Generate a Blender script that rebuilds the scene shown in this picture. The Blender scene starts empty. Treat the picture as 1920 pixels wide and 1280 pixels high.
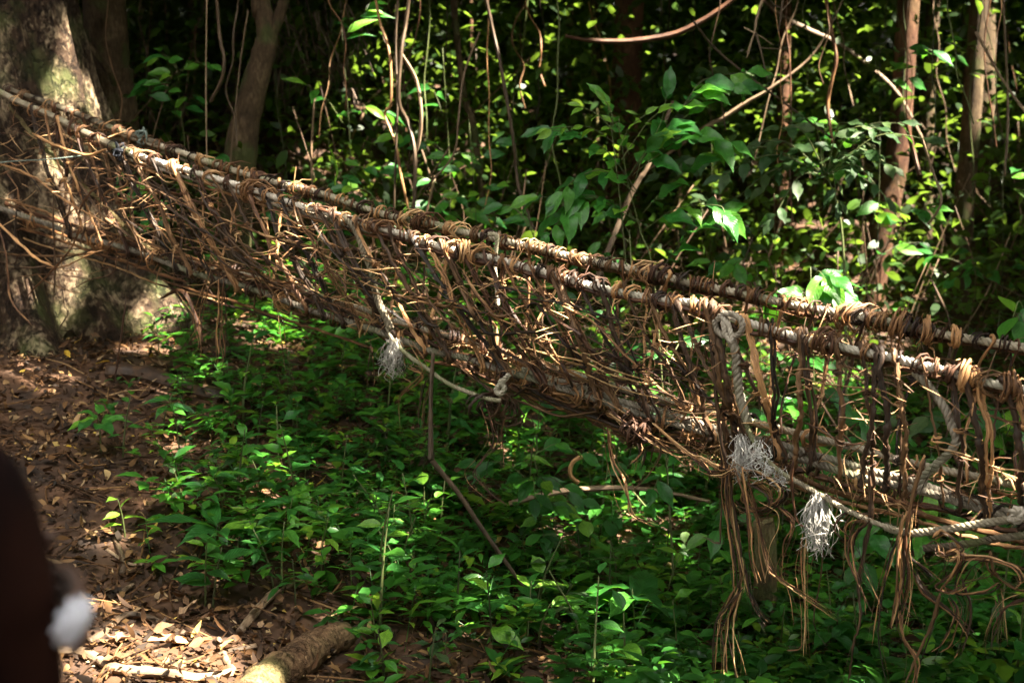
import bpy, math, random
import numpy as np
from mathutils import Vector, Matrix, Quaternion
random.seed(7); rng = np.random.default_rng(11)
SC = bpy.context.scene
COL = SC.collection

# ------------------------------------------------------------------ camera, world, sun, exposure
CAM_Z = 1.75
FPX = 2667.0
PITCH = math.atan((640 - 200) / FPX)
cd = bpy.data.cameras.new('camera'); cam = bpy.data.objects.new('camera', cd); COL.objects.link(cam)
cd.sensor_width = 36; cd.lens = 50; cd.clip_end = 400; cd.clip_start = 0.05
cam.location = (0, 0, CAM_Z); cam.rotation_euler = (math.pi / 2 - PITCH, 0, 0)
cd.dof.use_dof = True; cd.dof.focus_distance = 6.4; cd.dof.aperture_fstop = 2.5; cd.dof.aperture_blades = 0
SC.camera = cam
SUN_EL = math.radians(56); SUN_AZ = math.radians(108)       # azimuth from +Y, clockwise
S = Vector((math.cos(SUN_EL) * math.sin(SUN_AZ), math.cos(SUN_EL) * math.cos(SUN_AZ), math.sin(SUN_EL)))
w = bpy.data.worlds.new('World'); SC.world = w; w.use_nodes = True
nt = w.node_tree; bg = nt.nodes['Background']
sky = nt.nodes.new('ShaderNodeTexSky'); sky.sky_type = 'NISHITA'; sky.sun_disc = False
sky.sun_elevation = SUN_EL; sky.sun_rotation = SUN_AZ; sky.air_density = 1.0; sky.dust_density = 3.0; sky.ozone_density = 0.6
hs = nt.nodes.new('ShaderNodeHueSaturation'); hs.inputs['Saturation'].default_value = 0.22
nt.links.new(sky.outputs[0], hs.inputs['Color']); wm = nt.nodes.new('ShaderNodeMix'); wm.data_type = 'RGBA'; wm.blend_type = 'MULTIPLY'; wm.inputs[0].default_value = 1; wm.inputs[7].default_value = (1, .94, .84, 1)
nt.links.new(hs.outputs[0], wm.inputs[6]); nt.links.new(wm.outputs[2], bg.inputs[0])
bg.inputs[1].default_value = 0.15
sl = bpy.data.lights.new('sun', 'SUN'); sl.energy = 5.0; sl.angle = math.radians(0.5); sl.color = (1.0, 0.9, 0.74)
so = bpy.data.objects.new('sun', sl); COL.objects.link(so)
so.rotation_euler = S.to_track_quat('Z', 'Y').to_euler()
SC.view_settings.view_transform = 'Standard'; SC.view_settings.look = 'None'
SC.view_settings.exposure = 3.7; SC.view_settings.gamma = 1.0; SC.view_settings.use_curve_mapping = False
SC.render.engine = 'CYCLES'
cy = SC.cycles
cy.max_bounces = 5; cy.diffuse_bounces = 2; cy.glossy_bounces = 2; cy.transmission_bounces = 3; cy.transparent_max_bounces = 4
cy.sample_clamp_indirect = 4.0; cy.use_denoising = True; cy.caustics_reflective = False; cy.caustics_refractive = False
SC.render.film_transparent = False

# ------------------------------------------------------------------ mapping helpers
_F = Vector((0, math.cos(PITCH), -math.sin(PITCH))); _U = Vector((0, math.sin(PITCH), math.cos(PITCH)))
def P(px, py, Y):
    d = _F * FPX + Vector((1, 0, 0)) * (px - 960) + _U * (640 - py)
    d = d * (Y / d.y)
    return Vector((d.x, d.y, d.z + CAM_Z))
def to_px(v):
    q = Vector(v) - Vector((0, 0, CAM_Z)); z = q.dot(_F)
    return 960 + q.x / z * FPX, 640 - q.dot(_U) / z * FPX
LY = [-40, 1.5, 3, 5, 7, 10, 14, 25, 45, 80]; LH = [0, 0, -.12, -.36, -.12, .27, .95, 3.4, 8.2, 14]
RY = [-40, 1.5, 3, 6.5, 8, 10, 16, 25, 45, 80]; RH = [0, 0, -.4, -1.15, -1.22, -.85, .1, 2.2, 7.0, 13]
_n = [(rng.uniform(.3, 2.2), rng.uniform(0, 6.28), rng.uniform(0, 6.28), rng.uniform(0, 6.28)) for _ in range(14)]
def ground(x, y):
    x = np.asarray(x, float); y = np.asarray(y, float)
    u = np.clip((x + 2.6) / 4.6, 0, 1); u = u * u * (3 - 2 * u)
    h = np.interp(y, LY, LH) * (1 - u) + np.interp(y, RY, RH) * u
    for f, a, b, c in _n:
        h = h + .022 / f * np.sin(f * 2.2 * (x * math.cos(a) + y * math.sin(a)) + b)
    return h
def gz(x, y): return float(ground(x, y))
def ray_ground(px, py, y0=2.0, y1=40.0):
    prev = y0; y = y0
    while y < y1:
        p = P(px, py, y)
        if p.z < gz(p.x, p.y):
            return P(px, py, (prev + y) / 2)
        prev = y; y += 0.1
    return None

# ------------------------------------------------------------------ tagging
def tag(o, label=None, cat=None, group=None, kind=None):
    if label: o['label'] = label
    if cat: o['category'] = cat
    if group: o['group'] = group
    if kind: o['kind'] = kind
    return o
def empty(name, loc, label=None, cat=None, group=None):
    o = bpy.data.objects.new(name, None); COL.objects.link(o); o.location = loc
    o.empty_display_size = .1
    return tag(o, label, cat, group)
def link(name, me, parent=None, mat=None):
    o = bpy.data.objects.new(name, me); COL.objects.link(o)
    if mat is not None and len(me.materials) == 0: me.materials.append(mat)
    if parent is not None:
        o.parent = parent
        o.matrix_parent_inverse = Matrix.Translation(-Vector(parent.location)) if parent.parent is None else Matrix.Identity(4)
    return o
def copy_tree(o, parent=None):
    c = o.copy(); COL.objects.link(c)
    if parent is not None: c.parent = parent
    for ch in KIDS.get(o.name, []): copy_tree(ch, c)
    return c
KIDS = {}

# ------------------------------------------------------------------ mesh builder
class MB:
    def __init__(s): s.v = []; s.q = []; s.t = []; s.uv = []; s.c = []; s.n = 0
    def add(s, V, Q=None, T=None, UV=None, C=None):
        V = np.asarray(V, np.float32).reshape(-1, 3)
        s.v.append(V)
        if Q is not None and len(Q): s.q.append(np.asarray(Q, np.int64) + s.n)
        if T is not None and len(T): s.t.append(np.asarray(T, np.int64) + s.n)
        s.uv.append(np.zeros((len(V), 2), np.float32) if UV is None else np.asarray(UV, np.float32))
        s.c.append(np.full(len(V), .5, np.float32) if C is None else np.broadcast_to(np.asarray(C, np.float32), (len(V),)))
        s.n += len(V)
    def mesh(s, name, mat=None, smooth=True):
        V = np.concatenate(s.v); UV = np.concatenate(s.uv); Cc = np.concatenate(s.c)
        Q = np.concatenate(s.q) if s.q else np.zeros((0, 4), np.int64)
        T = np.concatenate(s.t) if s.t else np.zeros((0, 3), np.int64)
        me = bpy.data.meshes.new(name)
        me.vertices.add(len(V)); me.vertices.foreach_set('co', V.ravel())
        idx = np.concatenate([Q.ravel(), T.ravel()]).astype(np.int32)
        me.loops.add(len(idx)); me.loops.foreach_set('vertex_index', idx)
        me.polygons.add(len(Q) + len(T))
        ls = np.concatenate([np.arange(len(Q)) * 4, len(Q) * 4 + np.arange(len(T)) * 3]).astype(np.int32)
        lt = np.concatenate([np.full(len(Q), 4), np.full(len(T), 3)]).astype(np.int32)
        me.polygons.foreach_set('loop_start', ls); me.polygons.foreach_set('loop_total', lt)
        me.polygons.foreach_set('use_smooth', np.full(len(ls), smooth, bool))
        uvl = me.uv_layers.new(name='UVMap'); uvl.data.foreach_set('uv', UV[idx].astype(np.float32).ravel())
        at = me.attributes.new('tint', 'FLOAT', 'POINT'); at.data.foreach_set('value', Cc.astype(np.float32))
        me.update(calc_edges=True)
        if mat is not None: me.materials.append(mat)
        return me
    def obj(s, name, mat, parent=None, smooth=True):
        return link(name, s.mesh(name, mat, smooth), parent)

def catmull(pts, per=6):
    p = np.array([list(q) for q in pts], float)
    if len(p) < 3:
        t = np.linspace(0, 1, per + 1)[:, None]; return p[0] * (1 - t) + p[-1] * t
    e = np.vstack([2 * p[0] - p[1], p, 2 * p[-1] - p[-2]])
    out = []
    t = np.linspace(0, 1, per, endpoint=False)[:, None]
    for i in range(len(p) - 1):
        a, b, c, d = e[i], e[i + 1], e[i + 2], e[i + 3]
        out.append(.5 * (2 * b + (c - a) * t + (2 * a - 5 * b + 4 * c - d) * t ** 2 + (3 * b - a - 3 * c + d) * t ** 3))
    out.append(p[-1:]); return np.vstack(out)
def frames(P_):
    t = np.gradient(P_, axis=0); t /= np.linalg.norm(t, axis=1)[:, None] + 1e-9
    n = np.zeros_like(P_); a = np.array([0, 0, 1.]) if abs(t[0, 2]) < .9 else np.array([1., 0, 0])
    u = np.cross(t[0], a); u /= np.linalg.norm(u); n[0] = u
    for i in range(1, len(P_)):
        u = u - t[i] * u.dot(t[i]); u /= np.linalg.norm(u) + 1e-9; n[i] = u
    return t, n, np.cross(t, n)
def tube(mb, pts, r, sides=6, C=.5, knob=0., flat=1.0):
    P_ = np.asarray(pts, float); N = len(P_)
    R = np.broadcast_to(np.asarray(r, float), (N,)).copy()
    if knob: R = R * (1 + knob * rng.normal(size=N))
    t, n, b = frames(P_)
    a = np.linspace(0, 2 * math.pi, sides + 1)
    ring = P_[:, None, :] + R[:, None, None] * (np.cos(a)[None, :, None] * n[:, None, :] + flat * np.sin(a)[None, :, None] * b[:, None, :])
    s = np.concatenate([[0], np.cumsum(np.linalg.norm(np.diff(P_, axis=0), axis=1))])
    UV = np.stack([np.broadcast_to(a / (2 * math.pi), (N, sides + 1)), np.broadcast_to(s[:, None], (N, sides + 1))], -1).reshape(-1, 2)
    i = np.arange(N - 1)[:, None] * (sides + 1); j = np.arange(sides)[None, :]
    Q = np.stack([i + j, i + j + 1, i + j + 1 + sides + 1, i + j + sides + 1], -1).reshape(-1, 4)
    k = np.arange(1, sides - 1)
    T = np.concatenate([np.stack([0 * k, k + 1, k], 1), (N - 1) * (sides + 1) + np.stack([0 * k, k, k + 1], 1)])
    mb.add(ring.reshape(-1, 3), Q, T, UV, C)

def leaf_grid(nst=6, ncol=4, width=.4, fold=.25, droop=.25, quilt=.0, tip=.12, wave=.0, seed=0):
    r = np.random.default_rng(seed)
    t = np.linspace(0, 1, nst + 1)
    w_ = width * .5 * np.sin(np.pi * np.clip(t, 0, 1) ** .82) ** .85
    w_[-1] = 0; w_[0] = .004
    if tip: w_[-2] = max(w_[-2] * .55, .01)
    s = np.linspace(-1, 1, ncol + 1)
    V = []; UV = []
    for i, ti in enumerate(t):
        for sj in s:
            x = sj * w_[i]
            z = -droop * ti ** 2 + fold * abs(x) - .25 * abs(sj) ** 2 * w_[i] * fold
            z += quilt * math.sin(ti * 40) * (abs(sj) > .2) * w_[i] + wave * math.sin(ti * 9 + seed) * abs(sj) * w_[i] * np.sign(sj)
            V.append((x + .03 * math.sin(ti * 3 + seed), ti, z)); UV.append((sj * w_[i] / (width * .5) * .5 + .5, ti))
    Q = []
    for i in range(nst):
        for j in range(ncol):
            a = i * (ncol + 1) + j; Q.append((a, a + 1, a + ncol + 2, a + ncol + 1))
    return np.array(V), np.array(Q), np.array(UV)

SPRAY = (np.array([(0, 0, 0), (.3, .45, .03), (0, 1, -.08), (-.3, .5, .03)]), np.array([(0, 1, 2, 3)]), np.array([(.5, 0), (1, .5), (.5, 1), (0, .5)]))
HEX = (np.array([(0, 0, 0), (.2, .25, .04), (.22, .6, .03), (0, 1, -.12), (-.22, .62, .05), (-.2, .27, .05)]), np.array([(0, 1, 2, 5), (5, 2, 3, 4)]), np.array([(.5, 0), (1, .25), (1, .6), (.5, 1), (0, .6), (0, .25)]))
def rot_from(dirs, ups):
    d = dirs / (np.linalg.norm(dirs, axis=1)[:, None] + 1e-9)
    x = np.cross(d, ups); x /= np.linalg.norm(x, axis=1)[:, None] + 1e-9
    z = np.cross(x, d)
    return np.stack([x, d, z], axis=2)          # columns
def scatter(mb, tpl, pos, dirs, ups, size, tint):
    V, Q, UV = tpl; K = len(V); N = len(pos)
    if N == 0: return
    R = rot_from(np.asarray(dirs, float), np.asarray(ups, float))
    W = np.einsum('nij,kj->nki', R, V) * np.asarray(size)[:, None, None] + np.asarray(pos)[:, None, :]
    q = (Q[None] + (np.arange(N) * K)[:, None, None]).reshape(-1, 4)
    mb.add(W.reshape(-1, 3), q, None, np.tile(UV, (N, 1)), np.repeat(tint, K))
def mat4(pos, d, up, s):
    R = rot_from(np.array([list(d)], float), np.array([list(up)], float))[0]
    M = Matrix([list(R[i] * s) + [pos[i]] for i in range(3)] + [[0, 0, 0, 1]])
    return M

# ------------------------------------------------------------------ materials
def new_mat(name):
    m = bpy.data.materials.new(name); m.use_nodes = True
    n = m.node_tree.nodes; l = m.node_tree.links
    return m, n, l, n['Principled BSDF']
def ramp(n, stops):
    r = n.new('ShaderNodeValToRGB'); e = r.color_ramp.elements
    e[0].position, e[0].color = stops[0][0], (*stops[0][1], 1)
    e[1].position, e[1].color = stops[-1][0], (*stops[-1][1], 1)
    for p, c in stops[1:-1]:
        x = e.new(p); x.color = (*c, 1)
    return r
def mix(n, l, a, b, f, typ='MIX'):
    m = n.new('ShaderNodeMix'); m.data_type = 'RGBA'; m.blend_type = typ
    for sock, v in ((m.inputs[0], f), (m.inputs[6], a), (m.inputs[7], b)):
        if isinstance(v, (int, float)): sock.default_value = v
        elif isinstance(v, tuple): sock.default_value = (*v, 1)
        else: l.new(v, sock)
    return m.outputs[2]
def math_(n, l, op, a, b=0.):
    m = n.new('ShaderNodeMath'); m.operation = op
    for i, v in enumerate((a, b)):
        if isinstance(v, (int, float)): m.inputs[i].default_value = v
        else: l.new(v, m.inputs[i])
    return m.outputs[0]
def leaf_mat(name, stops, src='obj', rough=.36, trans=.35, transcol=(.14, .42, .02), veins=True, spec=.36):
    m, n, l, b = new_mat(name)
    if src == 'obj': rnd = n.new('ShaderNodeObjectInfo').outputs['Random']
    else:
        a = n.new('ShaderNodeAttribute'); a.attribute_name = 'tint'; rnd = a.outputs['Fac']
    base = ramp(n, stops); l.new(rnd, base.inputs[0]); colr = base.outputs[0]
    tc = n.new('ShaderNodeTexCoord'); geo = n.new('ShaderNodeNewGeometry')
    if veins:
        sx = n.new('ShaderNodeSeparateXYZ'); l.new(tc.outputs['UV'], sx.inputs[0])
        dx = math_(n, l, 'ABSOLUTE', math_(n, l, 'SUBTRACT', sx.outputs[0], .5))
        mid = math_(n, l, 'LESS_THAN', dx, .022)
        ph = math_(n, l, 'MULTIPLY', math_(n, l, 'SUBTRACT', sx.outputs[1], math_(n, l, 'MULTIPLY', dx, .55)), 62.)
        vn = math_(n, l, 'POWER', math_(n, l, 'ADD', math_(n, l, 'MULTIPLY', math_(n, l, 'SINE', ph), .5), .5), 6.)
        v = math_(n, l, 'MAXIMUM', mid, math_(n, l, 'MULTIPLY', vn, .55))
        light = mix(n, l, colr, (1.7, 1.6, 1.5), 1.0, 'MULTIPLY')
        colr = mix(n, l, colr, light, math_(n, l, 'MULTIPLY', v, .55))
    ns = n.new('ShaderNodeTexNoise'); ns.inputs['Scale'].default_value = 9; ns.inputs['Detail'].default_value = 4
    l.new(tc.outputs['Object'], ns.inputs['Vector'])
    r2 = ramp(n, [(.35, (.6, .6, .6)), (.7, (1.25, 1.2, 1.1))]); l.new(ns.outputs[0], r2.inputs[0])
    colr = mix(n, l, colr, r2.outputs[0], .8, 'MULTIPLY')
    l.new(colr, b.inputs['Base Color']); b.inputs['Roughness'].default_value = rough
    b.inputs['Specular IOR Level'].default_value = spec
    if veins:
        bp = n.new('ShaderNodeBump'); bp.inputs['Strength'].default_value = .45; bp.inputs['Distance'].default_value = .004
        l.new(math_(n, l, 'MULTIPLY', v, -1.), bp.inputs['Height']); l.new(bp.outputs[0], b.inputs['Normal'])
    tr = n.new('ShaderNodeBsdfTranslucent')
    tcol = mix(n, l, colr, transcol, .55)
    l.new(tcol, tr.inputs[0])
    ms = n.new('ShaderNodeMixShader'); ms.inputs[0].default_value = trans
    out = n['Material Output']; l.new(b.outputs[0], ms.inputs[1]); l.new(tr.outputs[0], ms.inputs[2]); l.new(ms.outputs[0], out.inputs[0])
    return m
def fibre_mat(name, dark, mid, light, rough=.6, us=5., vs=9., bump=.5, src='obj', spec=.35, moss=0.):
    m, n, l, b = new_mat(name)
    tc = n.new('ShaderNodeTexCoord'); oi = n.new('ShaderNodeObjectInfo')
    mp = n.new('ShaderNodeMapping'); mp.inputs['Scale'].default_value = (us, vs, 1)
    l.new(tc.outputs['UV'], mp.inputs[0]); l.new(mp.outputs[0], (ns := n.new('ShaderNodeTexNoise')).inputs['Vector'])
    ns.inputs['Scale'].default_value = 1; ns.inputs['Detail'].default_value = 5; ns.inputs['Roughness'].default_value = .65
    n2 = n.new('ShaderNodeTexNoise'); n2.inputs['Scale'].default_value = 7; n2.inputs['Detail'].default_value = 3
    l.new(tc.outputs['Object'], n2.inputs['Vector'])
    if src == 'obj': rnd = oi.outputs['Random']
    else:
        a = n.new('ShaderNodeAttribute'); a.attribute_name = 'tint'; rnd = a.outputs['Fac']
    f = math_(n, l, 'ADD', math_(n, l, 'MULTIPLY', ns.outputs[0], .55), math_(n, l, 'ADD', math_(n, l, 'MULTIPLY', n2.outputs[0], .25), math_(n, l, 'MULTIPLY', rnd, .3)))
    r = ramp(n, [(.38, dark), (.54, mid), (.72, light)]); l.new(f, r.inputs[0])
    c = r.outputs[0]
    if moss:
        n3 = n.new('ShaderNodeTexNoise'); n3.inputs['Scale'].default_value = 3.5; n3.inputs['Detail'].default_value = 6
        l.new(tc.outputs['Object'], n3.inputs['Vector'])
        r3 = ramp(n, [(.5, (0, 0, 0)), (.62, (1, 1, 1))]); l.new(n3.outputs[0], r3.inputs[0])
        c = mix(n, l, c, (.07, .1, .02), math_(n, l, 'MULTIPLY', r3.outputs[0], moss))
    l.new(c, b.inputs['Base Color']); b.inputs['Roughness'].default_value = rough; b.inputs['Specular IOR Level'].default_value = spec
    bp = n.new('ShaderNodeBump'); bp.inputs['Strength'].default_value = bump; bp.inputs['Distance'].default_value = .006
    l.new(ns.outputs[0], bp.inputs['Height']); l.new(bp.outputs[0], b.inputs['Normal'])
    return m
def bark_mat(name, cols, scale=3., moss=.3, bump=.8, dist=.03, stretch=.35):
    m, n, l, b = new_mat(name)
    tc = n.new('ShaderNodeTexCoord'); mp = n.new('ShaderNodeMapping'); mp.inputs['Scale'].default_value = (1, 1, stretch)
    l.new(tc.outputs['Object'], mp.inputs[0])
    n1 = n.new('ShaderNodeTexNoise'); n1.inputs['Scale'].default_value = scale; n1.inputs['Detail'].default_value = 8; n1.inputs['Roughness'].default_value = .65
    n2 = n.new('ShaderNodeTexVoronoi'); n2.feature = 'DISTANCE_TO_EDGE'; n2.inputs['Scale'].default_value = scale * 1.3
    n3 = n.new('ShaderNodeTexNoise'); n3.inputs['Scale'].default_value = scale * 9; n3.inputs['Detail'].default_value = 6
    for q in (n1, n3): l.new(mp.outputs[0], q.inputs['Vector'])
    wv = n.new('ShaderNodeVectorMath'); wv.operation = 'ADD'; l.new(mp.outputs[0], wv.inputs[0]); l.new(n1.outputs['Color'], wv.inputs[1]); l.new(wv.outputs[0], n2.inputs['Vector'])
    f = math_(n, l, 'ADD', math_(n, l, 'MULTIPLY', n1.outputs[0], .65), math_(n, l, 'MULTIPLY', n3.outputs[0], .35))
    r = ramp(n, [(.34, cols[0]), (.5, cols[1]), (.66, cols[2])]); l.new(f, r.inputs[0])
    crack = ramp(n, [(.0, (.35, .32, .3)), (.035, (1, 1, 1))]); l.new(n2.outputs['Distance'], crack.inputs[0])
    c = mix(n, l, r.outputs[0], crack.outputs[0], .8, 'MULTIPLY')
    n4 = n.new('ShaderNodeTexNoise'); n4.inputs['Scale'].default_value = scale * .7; n4.inputs['Detail'].default_value = 7; l.new(tc.outputs['Object'], n4.inputs['Vector'])
    r4 = ramp(n, [(.5, (0, 0, 0)), (.63, (1, 1, 1))]); l.new(n4.outputs[0], r4.inputs[0])
    c = mix(n, l, c, (.05, .075, .018), math_(n, l, 'MULTIPLY', r4.outputs[0], moss))
    l.new(c, b.inputs['Base Color']); b.inputs['Roughness'].default_value = .85; b.inputs['Specular IOR Level'].default_value = .2
    bp = n.new('ShaderNodeBump'); bp.inputs['Strength'].default_value = bump; bp.inputs['Distance'].default_value = dist
    hgt = math_(n, l, 'ADD', f, math_(n, l, 'MINIMUM', math_(n, l, 'MULTIPLY', n2.outputs['Distance'], 6.), .4))
    l.new(hgt, bp.inputs['Height']); l.new(bp.outputs[0], b.inputs['Normal'])
    return m
def plain_mat(name, c1, c2, scale=20, rough=.8, bump=.3, spec=.4):
    m, n, l, b = new_mat(name)
    tc = n.new('ShaderNodeTexCoord'); ns = n.new('ShaderNodeTexNoise'); ns.inputs['Scale'].default_value = scale; ns.inputs['Detail'].default_value = 6
    l.new(tc.outputs['Object'], ns.inputs['Vector']); r = ramp(n, [(.3, c1), (.7, c2)]); l.new(ns.outputs[0], r.inputs[0])
    l.new(r.outputs[0], b.inputs['Base Color']); b.inputs['Roughness'].default_value = rough; b.inputs['Specular IOR Level'].default_value = spec
    bp = n.new('ShaderNodeBump'); bp.inputs['Strength'].default_value = bump; bp.inputs['Distance'].default_value = .01
    l.new(ns.outputs[0], bp.inputs['Height']); l.new(bp.outputs[0], b.inputs['Normal'])
    return m
G1, G2, G3 = (.018, .055, .014), (.034, .10, .020), (.075, .17, .025)
M_leaf = leaf_mat('leaf_green', [(.0, (.016, .085, .018)), (.45, (.028, .14, .022)), (.8, (.055, .2, .022)), (1., (.14, .3, .025))])
M_leaf_lime = leaf_mat('leaf_lime', [(0, (.09, .22, .02)), (1, (.16, .33, .03))], trans=.45, transcol=(.3, .6, .04))
M_leaf_dull = leaf_mat('leaf_dull', [(0, (.018, .05, .016)), (.6, (.03, .06, .02)), (1, (.05, .085, .025))], rough=.5, spec=.25, trans=.25)
M_leaf_stuff = leaf_mat('leaf_ground', [(0, (.013, .065, .012)), (.5, (.028, .125, .016)), (.85, (.06, .2, .018)), (1, (.14, .25, .018))], 'attr', veins=False)
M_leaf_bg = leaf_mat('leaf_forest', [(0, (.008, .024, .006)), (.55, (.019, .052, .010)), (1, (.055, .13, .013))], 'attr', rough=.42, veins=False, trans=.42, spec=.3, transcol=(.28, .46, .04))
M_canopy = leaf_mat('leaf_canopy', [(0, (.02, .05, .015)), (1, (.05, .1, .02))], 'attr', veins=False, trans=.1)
M_litter = leaf_mat('dead_leaf', [(0, (.010, .006, .003)), (.35, (.034, .016, .006)), (.65, (.095, .045, .016)), (.87, (.19, .11, .045)), (.97, (.36, .26, .15)), (1, (.55, .38, .05))], 'attr', rough=.7, trans=.08, transcol=(.2, .08, .03), veins=False, spec=.25)
M_deadobj = leaf_mat('fallen_leaf_brown', [(0, (.07, .035, .017)), (.5, (.16, .09, .045)), (1, (.3, .2, .12))], 'obj', rough=.65, trans=.08, transcol=(.2, .08, .03), spec=.25)
M_yellow = leaf_mat('fallen_leaf_yellow', [(0, (.5, .33, .03)), (1, (.62, .42, .05))], 'obj', rough=.5, trans=.2, transcol=(.6, .4, .02))
M_vine = fibre_mat('vine_bark', (.012, .005, .003), (.085, .034, .014), (.50, .27, .115), bump=.9)  # wide dark-to-light range puts highlight and shadow contrast into the colour
M_vine_light = fibre_mat('vine_split', (.032, .013, .006), (.19, .090, .036), (.66, .42, .20), us=4, vs=14, bump=.8)
M_vine_dark = fibre_mat('vine_old', (.010, .006, .003), (.042, .021, .010), (.17, .09, .038), bump=.9)
M_rope = fibre_mat('rope_fibre', (.085, .07, .05), (.30, .26, .205), (.56, .50, .42), us=3, vs=16, rough=.8, moss=.35)
M_rope_old = fibre_mat('rope_weathered', (.07, .055, .035), (.23, .195, .135), (.46, .40, .30), us=3, vs=16, rough=.85, moss=.6)
M_fray = fibre_mat('rope_fray', (.32, .30, .27), (.6, .58, .54), (.8, .78, .74), us=1, vs=30, rough=.5, bump=0)
M_cord = fibre_mat('cord_green', (.05, .07, .06), (.12, .15, .13), (.3, .34, .3), us=3, vs=60, rough=.7)
M_cord_dark = fibre_mat('cord_dark', (.012, .014, .02), (.03, .034, .045), (.07, .08, .1), us=3, vs=40, rough=.7)
M_stem = fibre_mat('stem_green', (.03, .035, .012), (.06, .075, .02), (.1, .12, .04))
M_twig = fibre_mat('twig', (.035, .022, .012), (.095, .062, .036), (.26, .18, .11))
M_bark_big = bark_mat('bark_big', [(.009, .005, .003), (.030, .0165, .0085), (.27, .205, .13)], scale=3.6, moss=.45, bump=1., dist=.05, stretch=.7)
M_bark = bark_mat('bark_slim', [(.025, .017, .010), (.065, .042, .022), (.14, .10, .055)], scale=7, moss=.55, dist=.012)
M_bark_red = bark_mat('bark_red', [(.028, .012, .007), (.075, .034, .018), (.18, .095, .05)], scale=6, moss=.15, dist=.012)
M_log = bark_mat('log_bark', [(.035, .019, .009), (.10, .056, .028), (.24, .15, .08)], scale=5, moss=.4, dist=.02, stretch=1)
M_stump = bark_mat('stump_bark', [(.04, .028, .014), (.10, .075, .03), (.26, .23, .12)], scale=7, moss=.6, dist=.012)
M_soil = plain_mat('soil', (.014, .007, .0035), (.082, .038, .016), 5)
M_wood = fibre_mat('rotten_wood', (.16, .08, .03), (.34, .19, .08), (.55, .36, .18), us=9, vs=6)
M_shirt = plain_mat('dark_cloth', (.004, .002, .002), (.022, .008, .005), 7, 1.0, .3, .05)
M_skin = plain_mat('skin', (.035, .018, .012), (.06, .03, .02), 30, .5, .1)
M_white = plain_mat('white_cloth', (.45, .47, .55), (.6, .62, .7), 60, .8, .5)
M_hair = plain_mat('hair', (.006, .005, .005), (.012, .01, .01), 90)

# ------------------------------------------------------------------ ground
def build_ground():
    xs = np.concatenate([np.linspace(-60, -9, 24, endpoint=False), np.linspace(-9, 9, 200, endpoint=False), np.linspace(9, 60, 25)])
    ys = np.concatenate([np.linspace(-40, 1, 24, endpoint=False), np.linspace(1, 16, 180, endpoint=False), np.linspace(16, 80, 50)])
    X, Y = np.meshgrid(xs, ys); Z = ground(X, Y)
    Z = Z + .012 * np.sin(X * 13 + np.sin(Y * 9) * 2) * np.sin(Y * 11 + np.sin(X * 7)) + rng.normal(size=Z.shape) * .006
    nx = len(xs); i = np.arange(len(ys) - 1)[:, None] * nx; j = np.arange(nx - 1)[None]
    Q = np.stack([i + j, i + j + 1, i + j + 1 + nx, i + j + nx], -1).reshape(-1, 4)
    mb = MB(); mb.add(np.stack([X, Y, Z], -1), Q)
    tag(mb.obj('ground', M_soil), 'brown forest floor sloping into the gully', None, None, 'structure')
build_ground()

# ------------------------------------------------------------------ placement in the picture and labels by landmark
LM = {'the mossy stump': (1440, 1120), 'the thick mossy log': (520, 1220), 'the big buttressed tree': (160, 590),
      'the frayed white rope tassel on the left': (745, 690), 'the paired frayed tassels': (1395, 880), 'the long frayed tassel on the right': (1540, 985),
      'the sagging vine belly': (1050, 800), 'the tall bunch of hanging vines': (1390, 1080), 'the dark fallen log': (320, 715),
      'the arched bare root': (260, 1170), 'the blurred person': (90, 1030), 'the leaning thin pole': (920, 940),
      'the forked slim tree': (470, 300), 'the sharp-leaved shrub': (1220, 260), 'the sunlit bare branch': (1200, 70),
      'the dead twiggy branch': (1440, 90), 'the thick reddish trunk': (1180, 200), 'the pale far trunk': (1745, 100),
      'the dry hanging fronds': (590, 90), 'the dull-leaved bush': (1560, 230), 'the coiled vines on the right': (1750, 1080), 'the bent dead bough': (1130, 925)}
def where(px, py, only=None, skip=()):
    best = min(((k, (px - x) ** 2 + (py - y) ** 2) for k, (x, y) in LM.items() if k not in skip), key=lambda q: q[1])
    k = best[0]; x, y = LM[k]; d = math.sqrt(best[1]); dx, dy = px - x, py - y
    if d < 35: return 'right beside ' + k
    if abs(dx) > abs(dy) * 2.2: s = 'right of' if dx > 0 else 'left of'
    elif abs(dy) > abs(dx) * 2.2: s = 'below' if dy > 0 else 'above'
    else: s = ('below' if dy > 0 else 'above') + (' and right of' if dx > 0 else ' and left of')
    q = 'close ' if d < 85 else ('' if d < 150 else 'well ')
    return q + s + ' ' + k
USED = set()
def uniq(fmt, px, py, **kw):
    s = fmt.format(w=where(px, py, **kw))
    if s in USED or len(s.split()) > 16: return None
    USED.add(s); return s

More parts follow.
